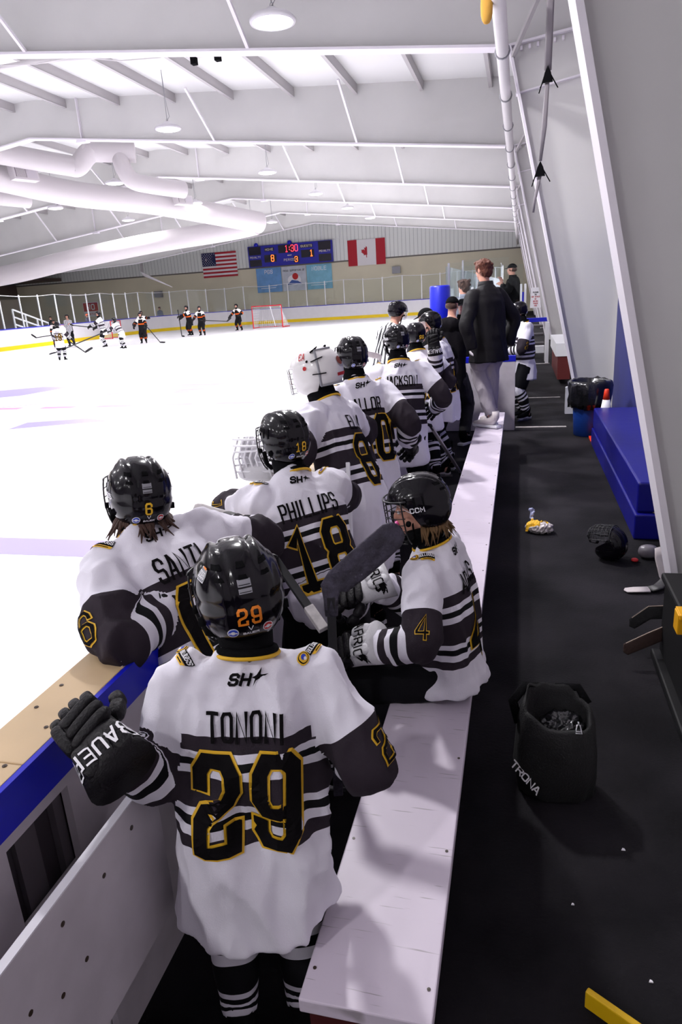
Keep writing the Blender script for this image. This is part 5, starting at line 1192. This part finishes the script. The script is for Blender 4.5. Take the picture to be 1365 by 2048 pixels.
s_ = Soup(); s_.blob('a', V((.02, .02, .31)), (.10, .075, .075)); s_.build('plastic_wrap', [mat('crinkled_black_plastic', (.02, .02, .024, 1), .12, coat=.8, bump=1.0, bscale=34)], bg, .006, 1, wr=.016, wscale=(26, 26, 26), seed=4)
m = MB(); m.tube([(-.16, -.02, .35), (-.19, 0, .45), (-.13, .07, .50), (-.06, .12, .47)], [(.022, .006)]*4, 8); m.tube([(.14, .10, .40), (.10, .14, .46), (.0, .16, .44)], [(.02, .006)]*3, 8); m.obj('shoulder_strap', MATTB, bg, True)
m = MB(); Q = Matrix.Translation((.085, -.105, .405)) @ Matrix.Rotation(R(-35), 4, 'X') @ Matrix.Rotation(R(20), 4, 'Z')
m.tube([Q @ V(p) for p in ((-.015, 0, -.02), (.015, 0, -.02), (.006, 0, .016), (-.006, 0, .016), (-.015, 0, -.02))], .003, 6); m.tube([Q @ V(p) for p in ((-.011, 0, -.012), (.011, 0, -.012))], .003, 6); m.tube([Q @ V((0, 0, .016)), Q @ V((0, 0, .03))], .004, 6); m.obj('zip_pull', STEEL, bg, True)
m = MB(); Pt = flat((-.130, -.118, .13), (.62, -.50, -.42), (.45, .35, .85), (-.62, -.78, 0)); letters(m, 'TRONA', .030, .026, .0065, Pt, 0, gap=.008, slant=.2); m.obj('bag_lettering', PWHT, bg)
# sticks and boxes by the near column
WT = mat('white_stick_tape', srgb(205, 196, 196), .7, var=.08, vscale=20)
def floor_stick(name, pts, wids, mt, label, marks=None, side=V((0, 0, 1)), th=.006):
    o = empty(name, pts[0]); tag(o, label, 'hockey stick'); P = [V(p)-V(pts[0]) for p in pts]; return o, P
o = empty('hockey_stick', (.70, 4.38, .012)); tag(o, 'hockey stick with white taped blade tip lying on the rubber floor', 'hockey stick')
m = MB(); P = [V((0, 0, 0)), V((.05, .004, .004)), V((.14, .014, .006))]; m.tube([V((-.012, -.003, 0))]+P, [(.006, .004), (.034, .005), (.040, .006), (.041, .007)], 14, side=V((.1, 1, 0)), e=2.6); m.obj('taped_toe', WT, o, True)
m = MB(); m.tube([V((.14, .014, .006)), V((.20, .045, .012)), V((.245, .10, .03)), V((.27, .17, .07)), V((.30, .27, .13))], [(.041, .007), (.040, .008), (.034, .010), (.024, .011), (.016, .011)], 14, side=[V((.1, 1, 0)), V((-.3, 1, 0)), V((-.8, .8, 0)), V((-1, .4, 0)), V((-1, .3, 0))], e=2.8); m.obj('blade', mat('grey_mottled_stick', (.03, .028, .032, 1), .5, var=.8, vscale=30), o, True)
m = MB(); m.bar((.30, .27, .13), (.52, .95, .62), .020, .030); m.bar((.52, .95, .62), (.60, 1.2, .80), .022, .032); m.obj('shaft', mat('black_composite', BLK), o)
o = empty('hockey_stick', (.90, 4.55, .25)); tag(o, 'white hockey stick blade leaning behind the near column edge', 'hockey stick')
m = MB(); m.tube([V((0, 0, 0)), V((.02, -.02, -.06)), V((.05, -.05, -.17)), V((.09, -.08, -.23))], [(.02, .004), (.042, .005), (.045, .006), (.03, .009)], 14, side=V((1, .6, .3)), e=2.8); m.obj('blade', WT, o, True); m = MB(); m.bar((.09, -.08, -.23), (.35, .2, .9), .02, .03); m.obj('shaft', mat('black_composite', BLK), o)
for k, (p, q, r, lab) in enumerate((((.615, 3.60, .16), (.70, 3.63, .215), (.80, 3.60, .24), 'dark taped hockey stick blade with light edge poking from the black crate'), ((.565, 3.42, .10), (.68, 3.46, .145), (.80, 3.50, .19), 'lower brown hockey stick blade poking from the black crate'))):
    o = empty('hockey_stick', p); tag(o, lab, 'hockey stick'); m = MB(); z = V(p)
    m.tube([V((-.012, 0, 0)), V((.0, .0, 0)), V(q)-z, V(r)-z], [(.015, .004), (.032, .006), (.036, .007), (.036, .008)], 12, side=V((0, .25, 1)), e=3); m.obj('blade', mat('brown_stick_tape' if k else 'black_stick_tape', srgb(58, 40, 36) if k else BLK, .8, bump=.5, bscale=60), o, True)
    m = MB(); m.tube([V((0, .004, .034)), V(q)-z+V((0, .004, .038)), V(r)-z+V((0, .004, .037))], .0025, 5); m.obj('blade_edge', mat('worn_edge', srgb(170, 150, 135), .6), o); m = MB(); m.bar(V(r)-z, V(r)-z+V((.5, .1, .05)), .02, .03); m.obj('shaft', mat('black_composite', BLK), o)
cr = empty('equipment_crate', (.98, 3.15, 0)); tag(cr, 'black equipment crate with a yellow latch at the foot of the near column', 'crate')
CRM = mat('black_crate_plastic', (.006, .006, .007, 1), .6, spec=.25)
m = MB(); m.box((-.235, -.42, .05), (.30, .38, .45)); m.obj('crate_body', CRM, cr, False, .02); m = MB(); m.box((-.27, -.62, 0), (.30, .40, .05)); m.obj('crate_foot', CRM, cr, False, .01); m = MB(); m.box((-.25, -.44, .45), (.30, .40, .49)); m.obj('crate_lid', CRM, cr, False, .012)
m = MB(); m.box((-.28, -.16, .42), (-.245, -.08, .515)); m.box((-.275, -.17, .495), (-.18, -.07, .52)); m.obj('latch', mat('yellow_latch', srgb(235, 170, 20), .4), cr, False, .004)
m = MB(); m.box((-.20, -.95, .0), (.28, -.64, .20)); tag(m.obj('tool_case', CRM, None, False, .02, loc=(1.02, 3.2, 0)), 'low dark case lying in front of the black crate', 'case')
m = MB(); m.blob((.93, 2.70, .06), (.09, .07, .055), None, 0, 2.2); tag(m.obj('skate_guard', WT, None, True), 'small pale cloth lump at the right edge below the crate', 'cloth')
m = MB(); m.blob((.93, 5.0, .05), (.07, .05, .05), None, 0, 2.4); tag(m.obj('clear_cup', mat('dull_clear_plastic', srgb(110, 105, 112), .3, coat=.4), None, True), 'crumpled clear plastic wrap at the foot of the blue bench', 'wrapper')
m = MB(); m.blob((.83, 4.92, .012), (.025, .025, .012), None, 0, 2.4); tag(m.obj('bottle_cap', PRED, None, True), 'tiny red cap on the floor near the blue bench end', 'cap')
m = MB(); m.bar((.212, 1.515, .03), (.40, 1.40, .03), .02, .06); o = m.obj('yellow_level', mat('yellow_tool', srgb(225, 180, 15), .45), None, False, .004); tag(o, 'yellow tool lying on the floor at the bottom edge', 'tool')
for k, (x, y, s2, lab) in enumerate(((.335, 3.05, .014, 'beside the backpack shadow'), (.39, 2.12, .007, 'right of the backpack'), (.40, 1.62, .006, 'near the yellow tool'), (.20, 1.85, .005, 'between bench and yellow tool'))):
    m = MB(); m.prism([(x-s2, y-s2*.5), (x+s2, y-s2*.4), (x+s2*.6, y+s2*.6), (x-s2*.3, y+s2*.9)], 0, .004); tag(m.obj('paper_scrap', PWHT), 'tiny white scrap on the black floor %s' % lab, 'litter')
# straps with ratchets on the column wall
sr_ = empty('ratchet_strap', (.24, 8, 4.55)); tag(sr_, 'grey strap with two black ratchets hanging by the white column', 'strap')
m = MB(); m.tube([V((0, 0, .3)), V((0, 0, 0)), V((-.01, 0, -.62))], [(.035, .004)]*3, 6); m.tube([V((-.01, 0, -.68)), V((-.03, 0, -1.1)), V((-.06, 0, -1.42))], [(.02, .004), (.026, .004), (.015, .004)], 6); m.tube([V((-.06, 0, -1.55)), V((-.11, 0, -1.8)), V((-.12, 0, -1.9))], [(.018, .004), (.014, .004), (.01, .003)], 6); m.obj('webbing', mat('grey_webbing', srgb(130, 124, 130), .7), sr_, True)
for z, x in ((-.66, -.01), (-1.50, -.06)):
    m = MB(); m.prism([(x-.05, z-.06), (x+.05, z-.06), (x+.03, z+.02), (x, z+.08), (x-.03, z+.02)], -.02, .02, 0, Matrix.Rotation(PI/2, 4, 'X')); m.tube([V((x-.03, 0, z)), V((x-.08, 0, z-.15))], .006, 5); m.tube([V((x+.03, 0, z)), V((x+.10, 0, z-.12))], .006, 5); m.tube([V((x-.02, 0, z-.02)), V((x-.07, .01, z-.10))], .005, 5); m.obj('ratchet', MATTB, sr_)
o = MB().blob((-.36, 8, 4.56), (.06, .05, .16)).obj('yellow_glove', mat('mustard_cloth', srgb(200, 150, 60), .8, bump=.5, bscale=20), None, True); tag(o, 'mustard yellow cloth tied to the white pipe at the top edge', 'cloth')
o = MB().prism([(-.55, 5.85), (-.25, 5.95), (-.15, 6.3), (-.40, 6.25), (-.62, 6.1)], -38.6, -38.5, 0, Matrix.Rotation(PI/2, 4, 'X')).obj('tan_cloth', mat('tan_cloth', srgb(200, 180, 150), .8)); tag(o, 'small tan cloth hanging far down the column line', 'cloth')
# far gate stand, sign, red bench
gs = empty('gate_stand', (.4, 18.6, 0)); tag(gs, 'blue topped white gate frame at the far end of the walkway', 'gate')
m = MB(); m.box((-.36, .2, 1.0), (.34, .32, 1.10)); m.obj('top_rail', BLUE, gs); m = MB(); m.box((.24, -.3, 0), (.32, -.2, 1.0)); m.obj('post', POSTW, gs); m = MB(); m.box((.24, .2, 0), (.32, .3, 1.0)); m.obj('post', POSTW, gs); m = MB(); m.box((-.34, .6, .18), (.24, .8, .36)); m.obj('lower_board', POSTW, gs)
for k in range(3): m = MB(); m.box((-.34, .9+.5*k, .36+.2*k), (.24, 1.4+.5*k, .42+.2*k)); m.obj('step', mat('grey_step', srgb(70, 66, 70), .7), gs)
m = MB(); m.box((-.36, .5, 1.2), (-.30, .6, 1.75)); m.obj('blue_upright', BLUE, gs)
sg = empty('notice_sign', (.45, 21, 1.56)); tag(sg, 'white notice with red and black text beside the far gate', 'sign'); m = MB(); m.prism([(-.17, -.28), (.14, -.28), (.06, .27), (-.14, .27)], -.02, .02, 0, Matrix.Rotation(PI/2, 4, 'X')); m.obj('sign_board', PWHT, sg)
m = MB(); Pn = lambda a, b, l=0: V((a, -.024, b)); 
for t, z, mi in (('PLEASE', .14, 1), ('DO', .08, 1), ('NOT STAND', .02, 0), ('ON', -.04, 0), ('BENCH', -.10, 0), ('THANK', -.16, 0), ('YOU', -.22, 0)): letters(m, t, .032, .018, .008, put2(Pn, -.02, z), mi, gap=.008)
m.obj('sign_lettering', [PRED, PBLK], sg)
m = MB(); m.box((.70, 14.3, .55), (.98, 16.8, .80), 0); m.box((.74, 14.32, .10), (.98, 16.8, .55), 1); tag(m.obj('storage_bench', [POSTW, mat('maroon_board', srgb(95, 25, 25), .6)], None), 'white topped maroon storage bench beyond the column', 'bench')
m = MB(); m.prism([(.70, 0), (.93, 0), (.86, .45), (.70, .40)], -11.1, -11.0, 0, Matrix.Rotation(PI/2, 4, 'X')); tag(m.obj('column_guard', POSTW), 'white sloping guard board at the foot of the second column', 'board')
pl = empty('spectator_platform', (-.35, 14.6, 0)); tag(pl, 'low white platform step behind the glass panes', 'platform')
m = MB(); m.box((-.6, -.5, .65), (.45, .5, .72)); m.obj('deck', POSTW, pl); m = MB(); m.box((-.6, -.5, 0), (.45, -.45, .65)); m.obj('riser', WBRD, pl)
fb = empty('far_bench', (-.72, 11.7, 0)); tag(fb, 'second white bench beyond the end panel', 'bench'); m = MB(); m.box((-.17, -1, .42), (.17, 1.2, .47)); m.obj('seat', POSTW, fb); m = MB(); m.box((-.15, -.9, 0), (.15, -.85, .42)); m.obj('leg', POSTW, fb); m = MB(); m.box((-.15, 1, 0), (.15, 1.05, .42)); m.obj('leg', POSTW, fb)
m = MB(); m.box((-1.06, 10.35, 0), (-.98, 14.0, 1.03)); tag(m.obj('board_section', WBRD), 'white board section beyond the end panel', 'rink boards')
# ------------------------------------------------------------------ the team at the bench
import sys
def px(p):
    q = RW.T @ (np.array(p)-np.array([0, 0, CAMH])); return (round(682.5+1365*q[0]/q[2]), round(1024+1365*q[1]/q[2]))
COACH = mat('charcoal_puffer', (.011, .010, .012, 1), .6, spec=.15, bump=.25, bscale=8); NAVYJ = mat('black_sweatshirt', (.007, .006, .008, 1), .9, spec=.08, bump=.3, bscale=60)
JOG = mat('heather_grey_joggers', srgb(168, 160, 168), .85, bump=.3, bscale=160); WSH = mat('white_leather_shoe', srgb(225, 215, 215), .5)
OUT.update(
  coach=dict(style='jacket', top=[COACH, COACH], trousers=JOG, shoe=WSH, head='hair', hairm=HAIRR, hidehands=True),
  hood=dict(style='hoodie', top=[NAVYJ, NAVYJ], trousers=mat('black_trousers', (.010, .010, .013, 1), .8), head='cap', hood=True, hairm=HAIRB),
  goalie=dict(top=[TORSO, SLEEVE], pants=PANTB, sock=SOCK, head='goalie', kit=True),
  dark=dict(style='jacket', top=[MATTB, MATTB], trousers=MATTB, head='cap', hairm=HAIRB),
  grey=dict(style='jacket', top=[mat('grey_coat', srgb(120, 125, 140), .8)]*2, trousers=MATTB, head='hair', hairm=HAIRB),
  slate=dict(style='jacket', top=[mat('slate_coat', srgb(85, 80, 100), .8)]*2, trousers=MATTB, head='cap', capm=mat('orange_beanie', srgb(225, 95, 50), .8), hairm=HAIRB),
)
WCUF = LEATW
P_ = []
P_.append(figure('hockey player in white jersey number 29, one black glove resting on the rail', (-.625, 1.265, 0), 18, 1.02, target=(487, 1185), lean=6, side=4, headsize=.97, headpitch=6, headyaw=14, headroll=-2,
  hands=dict(L=(-.85, 1.075, 1.04), R=(-.44, 1.50, .84)), poles=dict(L=(-.6, -.5, -.9), R=(.6, -.5, -.9)), handdir=dict(L=((-.80, .46, .25), (.30, -.60, .75))), number='29', nametext='TONONI', headkw=dict(number='29', numcol=PORG, patchlogo=True),
  glovekw=dict(L=dict(s=1.2, curl=38, text='BAUER'), R=dict(s=1.0)), sleevenum='LR', hem=.165, hemdrop=.06, belly=1.08, spread=.085, wr=.014, width=1.13, seed=1))
P_.append(figure('hockey player in white jersey number 6, hair showing below black helmet', (-.91, 1.735, 0), 56, 1.18, target=(277, 980), lean=29, side=-5, neckdrop=.045, headsize=.92, headpitch=0, headyaw=-14, headroll=4,
  hands=dict(L=(-1.03, 1.72, 1.07), R=(-1.10, 2.28, 1.12)), poles=dict(L=(-.5, -1, -.5), R=(.9, 0, -.3)), handdir=dict(L=((.4, .5, -.3), (0, -.3, 1)), R=((-.8, .5, 0), (0, 0, 1))), number='6', nametext='SANTI', headkw=dict(number='6', side_text='DOGS'), sleevenum='L', hairm=HAIRB, spread=.09, stag=-.0, hem=.17, seed=2))
P_.append(figure('seated hockey player in white jersey number 4 holding a taped stick upright', (-.37, 2.25, 0), 80, 1.06, target=(838, 1025), lean=3, hunch=6, headyaw=14, headpitch=10,
  hip=(.17, -.085, .545), legs=None if False else [(V((-.04, .33, .50)), V((-.08, .36, .11))), (V((.24, .33, .50)), V((.26, .36, .11)))], hands=dict(L=(-.52, 2.13, .74), R=(-.53, 2.36, .88)), poles=dict(L=(-.8, -.6, -.7), R=(.8, -.5, -.6)),
  handdir=dict(L=((-.75, .2, -.4), (-.2, -.6, .8)), R=((-.8, -.3, -.3), (-.2, -.5, .9))), number='4', nametext='ADAMS', headkw=dict(side_text='CCM', number=None, tape=False, stickers=False), glovekw=dict(both=dict(cuffm=WCUF, s=1.2, text='WARRIOR', curl=45)), sleevenum='L', guard=mat('pink_mouthguard', srgb(255, 90, 190), .4), hairm=HAIRD, hem=.06, hemdrop=.0, seed=3, trail=(.0, -.1, -.9), belly=1.0))
P_.append(figure('hockey player in white jersey number 18 stretched over the rail, black helmet with gold number', (-.76, 2.50, 0), 34, 1.12, target=(572, 885), lean=22, side=-6, headyaw=18, headpitch=2,
  hands=dict(L=(-1.33, 2.85, 1.0), R=(-1.0, 2.95, 1.08)), poles=dict(L=(-1, -.4, .3), R=(.9, 0, -.3)), number='18', nametext='PHILLIPS', headkw=dict(number='18', tape=False), sleevenum='L', spread=.1, hem=-.05, hemdrop=-.04, pantscale=1.3, pantstext='CCM', seed=4))
P_.append(figure('goalie in white jersey and white painted mask leaning at the rail', (-.89, 3.60, 0), 78, 1.25, target=(632, 748), outfit='goalie', lean=20, side=10, headyaw=2, headpitch=8,
  hands=dict(L=(-1.28, 3.5, 1.12), R=(-1.15, 4.0, 1.12)), poles=dict(L=(-.9, -.5, -.3), R=(.9, -.2, -.4)), number='8', nametext='ELMA', sleevenum='L', hem=.28, width=1.08, belly=1.1, headsize=1.04, seed=5))
P_.append(figure('hockey player in white jersey lettered ALLOR with shiny black helmet, behind the goalie', (-.94, 4.27, 0), 36, 1.25, target=(693, 712), lean=16, headyaw=0, headpitch=0, hands=dict(L=(-1.12, 4.5, 1.1), R=(-.72, 4.55, .98)), poles=dict(R=(.3, -.8, -.6)), number='80', nametext='ALLOR', headkw=dict(number=None), sleevenum='', seed=6))
P_.append(figure('hockey player in white jersey lettered JACKSON, arms wide, black patched helmet', (-.93, 5.55, 0), 14, 1.24, target=(788, 685), lean=10, headyaw=20, headpitch=4, hands=dict(L=(-1.2, 5.8, 1.1), R=(-.68, 5.85, 1.0)), poles=dict(L=(-.9, -.2, -.3), R=(.6, -.5, -.5)), number='15', nametext='JACKSON', headkw=dict(side_text='DOGS'), spread=.12, seed=7, det=2))
P_.append(figure('short player in white jersey with gold 99 on black helmet, mostly hidden', (-.95, 7.0, 0), 30, 1.20, target=(823, 668), lean=12, headyaw=10, hands=dict(L=(-1.1, 7.2, 1.1), R=(-.85, 7.3, .95)), number='99', headkw=dict(number='99'), det=1, seed=8))
P_.append(figure('player in white jersey turned towards the rink, open faced black helmet and raised black glove', (-.79, 7.38, 0), 82, 1.27, target=(868, 650), lean=6, headyaw=12, headpitch=12, hands=dict(L=(-.80, 6.85, 1.40), R=(-.95, 7.6, 1.0)), poles=dict(L=(-.4, -.2, -1)), handdir=dict(L=((-.1, -.1, 1), (.0, -1, .2))), number='16', headkw=dict(cage=False, visor=True), glovekw=dict(L=dict(s=1.15, text='BAUER', curl=50)), sleevenum='L', det=2, seed=9, fulltext=False))
P_.append(figure('coach in black cap and dark top, brim pointing at the ice, behind the bench players', (-.92, 8.15, 0), 80, 1.34, target=(857, 633), outfit='dark', lean=7, headpitch=12, width=.85, det=1, hands=dict(L=(-1.0, 7.9, 1.0), R=(-1.0, 8.4, 1.0))))
P_.append(figure('coach in black cap and hooded sweatshirt seen from behind near the end panel', (-.84, 8.9, 0), -12, 1.415, target=(905, 610), outfit='hood', lean=5, headyaw=-14, headpitch=4, width=.85, det=1, spread=.12, stag=.06, hands=dict(L=(-.95, 9.35, 1.0), R=(-.5, 9.3, 1.0))))
P_.append(figure('dark haired person in black jacket facing the camera beyond the end panel', (-.82, 10.65, 0), 170, 1.365, target=(925, 612), outfit='dark', det=1, width=.82))
cp = figure('coach in black puffer jacket and grey joggers standing on the bench, auburn hair', (-.335, 7.80, .44), 40, 1.352, target=(967, 540), outfit='coach', lean=3, headyaw=14, headpitch=6, width=.92, belly=1.1, hem=.10, hemdrop=0, wr=.006, sleeve_r=1.05, hands=dict(L=(-.48, 7.55, 1.32), R=(-.12, 7.95, 1.32)), poles=dict(L=(-1, -.3, -.1), R=(1, -.2, -.1)), det=2, spread=.05, legs=[(V((-.06, .07, .62)), V((-.02, -.10, .13))), (V((.07, .03, .62)), V((.10, .06, .13)))])
P_.append(cp)
P_.append(figure('player in white jersey with crossed arms standing right of the end panel', (.06, 10.6, 0), 115, 1.245, target=(1040, 622), lean=2, headyaw=-30, headpitch=12, hands=dict(L=(-.16, 10.5, 1.02), R=(-.18, 10.7, 1.05)), poles=dict(L=(-1, -.1, -.6), R=(1, -.1, -.6)), number='3', headkw=dict(number=None), sleevenum='L', det=1, seed=11, spread=.07))
P_.append(figure('referee in striped shirt and black helmet leaning at the bench from the ice', (-1.56, 8.24, ICEZ), -35, 1.22, target=(795, 625), outfit='ref', lean=16, headpitch=22, headyaw=-10, width=.92, headkw=dict(visor=True, cage=False, stickers=False, tape=False), hands=dict(L=(-1.3, 8.2, 1.1), R=(-1.15, 8.0, 1.1)), det=2))
P_.append(figure('man in black jacket and flat cap standing high behind the glass at the far end', (-.14, 14.5, .72), 70, 1.22, target=(1020, 540), outfit='dark', det=1, width=.85, headyaw=10, hands=dict(L=(-.35, 14.3, 1.95), R=(-.35, 14.6, 2.0))))
for (x, y, h_, lab) in ((-.95, 11.2, 60, 'left'), (-.70, 11.9, 20, 'right')):
    P_.append(figure('dim spectator in dark coat behind the glass panes, %s one of the pair' % lab, (x+.12, y, .47), h_, 1.20, outfit='grey' if lab == 'left' else 'dark', det=0, width=.85))
# ---- sticks at the bench
stick('hockey_stick', (-.615, 1.98, .22), (-.60, 2.02, 1.02), (-.365, 2.10, 1.20), 'black taped hockey stick held blade up by the seated player', bw=.105, sw=(.030, .022), tapem=mat('grey_black_tape', srgb(62, 58, 72), .8, bump=1.0, bscale=45, var=.4, vscale=25))
s1 = stick('hockey_stick', (-.64, 2.03, .86), (-1.0, 2.33, 1.14), (-1.21, 2.30, 1.185), 'dark hockey stick with worn white blade resting on the tan rail', bw=.06, tapem=mat('worn_white_blade', srgb(200, 195, 195), .6, var=.2, vscale=30))
stick('hockey_stick', (-.56, 7.1, .05), (-.76, 6.05, .80), (-.95, 6.0, .84), 'pale hockey stick shaft slanting down to the floor beside the bench', shaftm=mat('pale_shaft', srgb(165, 158, 160), .4), bw=.055)
stick('hockey_stick', (-1.3, 6.2, 1.0), (-1.18, 6.0, 1.42), (-1.36, 5.9, 1.49), 'white hockey blade held up before the referee', tapem=WT, bw=.06)
g = empty('goalie_stick', (-.80, 2.98, .1)); tag(g, 'white goalie stick paddle leaning between the players', 'goalie stick')
m = MB(); m.bar((.0, .05, .03), (-.06, .38, .82), .026, .090); m.obj('paddle', PWHT, g, False, .006); m = MB(); m.bar((-.06, .38, .82), (-.075, .46, 1.0), .022, .03); m.obj('shaft', PWHT, g, False, .003); m = MB(); m.bar((-.02, .10, .05), (.22, -.02, .0), .022, .09); m.obj('blade', PWHT, g, False, .006)
gl = empty('goalie_catcher', (-1.24, 3.05, 1.12)); tag(gl, 'white laced goalie catching glove resting on the rail beside the number 18 helmet', 'goalie glove')
m = MB()
for i in range(8):
    m.tube([(-.10+.03*i, -.02+.04*math.sin(i*.45), .0), (-.12+.03*i, 0, .10), (-.09+.03*i, .03, .20)], .006, 5)
for k in range(6): m.tube([(-.11, 0, .03+.033*k), (0, .05*math.sin(k), .035+.033*k), (.11, 0, .03+.033*k)], .006, 5)
m.obj('laced_pocket', PWHT, gl, True); m = MB(); m.blob((0, .05, .02), (.12, .06, .05)); m.blob((-.05, .06, .11), (.05, .04, .09)); m.obj('glove_body', LEATW, gl, True)
m = MB(); m.box((-.78, 2.86, .62), (-.64, 2.93, .80)); 
gp = empty('pants_pad', (-.70, 2.50, .66))
bpy.data.objects.remove(gp)
# ---- players out on the ice
def far(label, x, y, h, hd, outfit, number=None, hands=None, lean=8, group=None, stickp=None, **k):
    S = (h-.06)/1.36 if outfit != 'ref' else h/1.40; d = 1.0
    f = figure(label, (x, y, ICEZ if not k.get('z') else k.pop('z')), hd, S, outfit=outfit, lean=lean, number=number, det=0, headsize=.86*S/1.0 if S < 1.1 else .95, hands=hands, group=group, headkw=dict(number=None, stickers=False, tape=False), **k)
    return f
far('referee in striped shirt with arms folded at the far left boards', -23.85, 33.84, 1.74, 200, 'ref', hands=dict(L=(-24.0, 33.6, 1.35), R=(-23.7, 33.6, 1.38)), width=.92)
far('far player in white jersey number 19 with back turned', -17.2, 23.65, 1.50, 20, 'home', '19', nametext='STONE', hands=dict(L=(-17.6, 23.9, 1.0), R=(-16.85, 24.0, .95)), lean=4)
far('far player in black and orange jersey half hidden behind number 19', -24.5, 33.4, 1.50, 240, 'away', lean=6)
far('tall player in white jersey gliding near the left boards, third skater from left', -20.1, 31.2, 1.80, 120, 'home', '7', hands=dict(L=(-20.6, 30.9, 1.25), R=(-20.5, 31.3, 1.2)))
far('player in white jersey bent forward with stick reaching left', -17.95, 29.3, 1.52, 90, 'home', '5', lean=26, hands=dict(L=(-18.5, 29.0, 1.1), R=(-18.45, 29.3, 1.05)), stag=.15)
far('player in black and orange jersey just behind the bent white jersey player', -18.9, 32.9, 1.60, 200, 'away', lean=6, hands=dict(L=(-18.4, 32.5, 1.0), R=(-19.1, 32.5, 1.1)))
far('player in black and orange jersey with hand on hip at left of centre', -21.9, 38.28, 1.66, 190, 'away', hands=dict(L=(-21.3, 38.0, 1.4), R=(-22.35, 38.1, 1.15)))
far('away player holding a stick upright, left of the pair by the goal', -19.15, 38.9, 1.80, 150, 'away', hands=dict(L=(-19.6, 38.6, 1.35), R=(-19.5, 38.4, 1.2)))
far('away player with orange number front, right of the pair by the goal', -18.0, 38.1, 1.72, 185, 'away', hands=dict(L=(-17.6, 37.7, 1.1), R=(-18.3, 37.7, 1.15)))
far('away goalie with black leg pads standing beside the red goal', -17.35, 42.2, 1.70, 160, 'away', hands=dict(L=(-17.1, 41.9, 1.2), R=(-17.8, 41.9, 1.1)), spread=.16)
far('spectator in slate coat and orange hat behind the left glass', -28.2, 42.3, 1.75, 170, 'slate', width=.85)
far('spectator in light grey coat behind the far left glass', -27.5, 51.0, 1.75, 190, 'grey', width=.85, z=.35)
far('dark capped spectator behind the left glass beside the referee', -29.5, 40.2, 1.75, 170, 'dark', width=.85)
fs_ = [((-17.0, 23.9, .95), (-16.6, 24.3, .45), (-16.3, 24.4, .62), 'stick of far player number 19'), ((-18.4, 29.1, 1.1), (-20.6, 27.9, .28), (-20.9, 27.8, .24), 'long black stick reaching left over the ice from the bent player'),
       ((-20.4, 31.0, 1.2), (-22.0, 31.6, 1.35), (-22.3, 31.7, 1.42), 'short raised stick of the tall white jersey player'), ((-19.55, 38.4, 1.75), (-19.45, 38.3, .25), (-19.2, 38.2, .23), 'stick held upright by the away player left of the goal pair'),
       ((-17.9, 37.8, 1.1), (-16.3, 37.9, .95), (-16.0, 37.9, 1.15), 'pale red stick held level by the away player right of the goal pair'), ((-18.4, 32.6, 1.0), (-17.6, 32.2, .28), (-17.3, 32.2, .24), 'dark stick of the away player behind the bent skater'), ((-24.3, 33.2, .9), (-25.4, 33.0, .8), (-25.7, 33.0, 1.0), 'light stick of the away player near the far referee')]
for a, b, c, lab in fs_: stick('hockey_stick', a, b, c, lab, sw=(.04, .035), bw=.09)
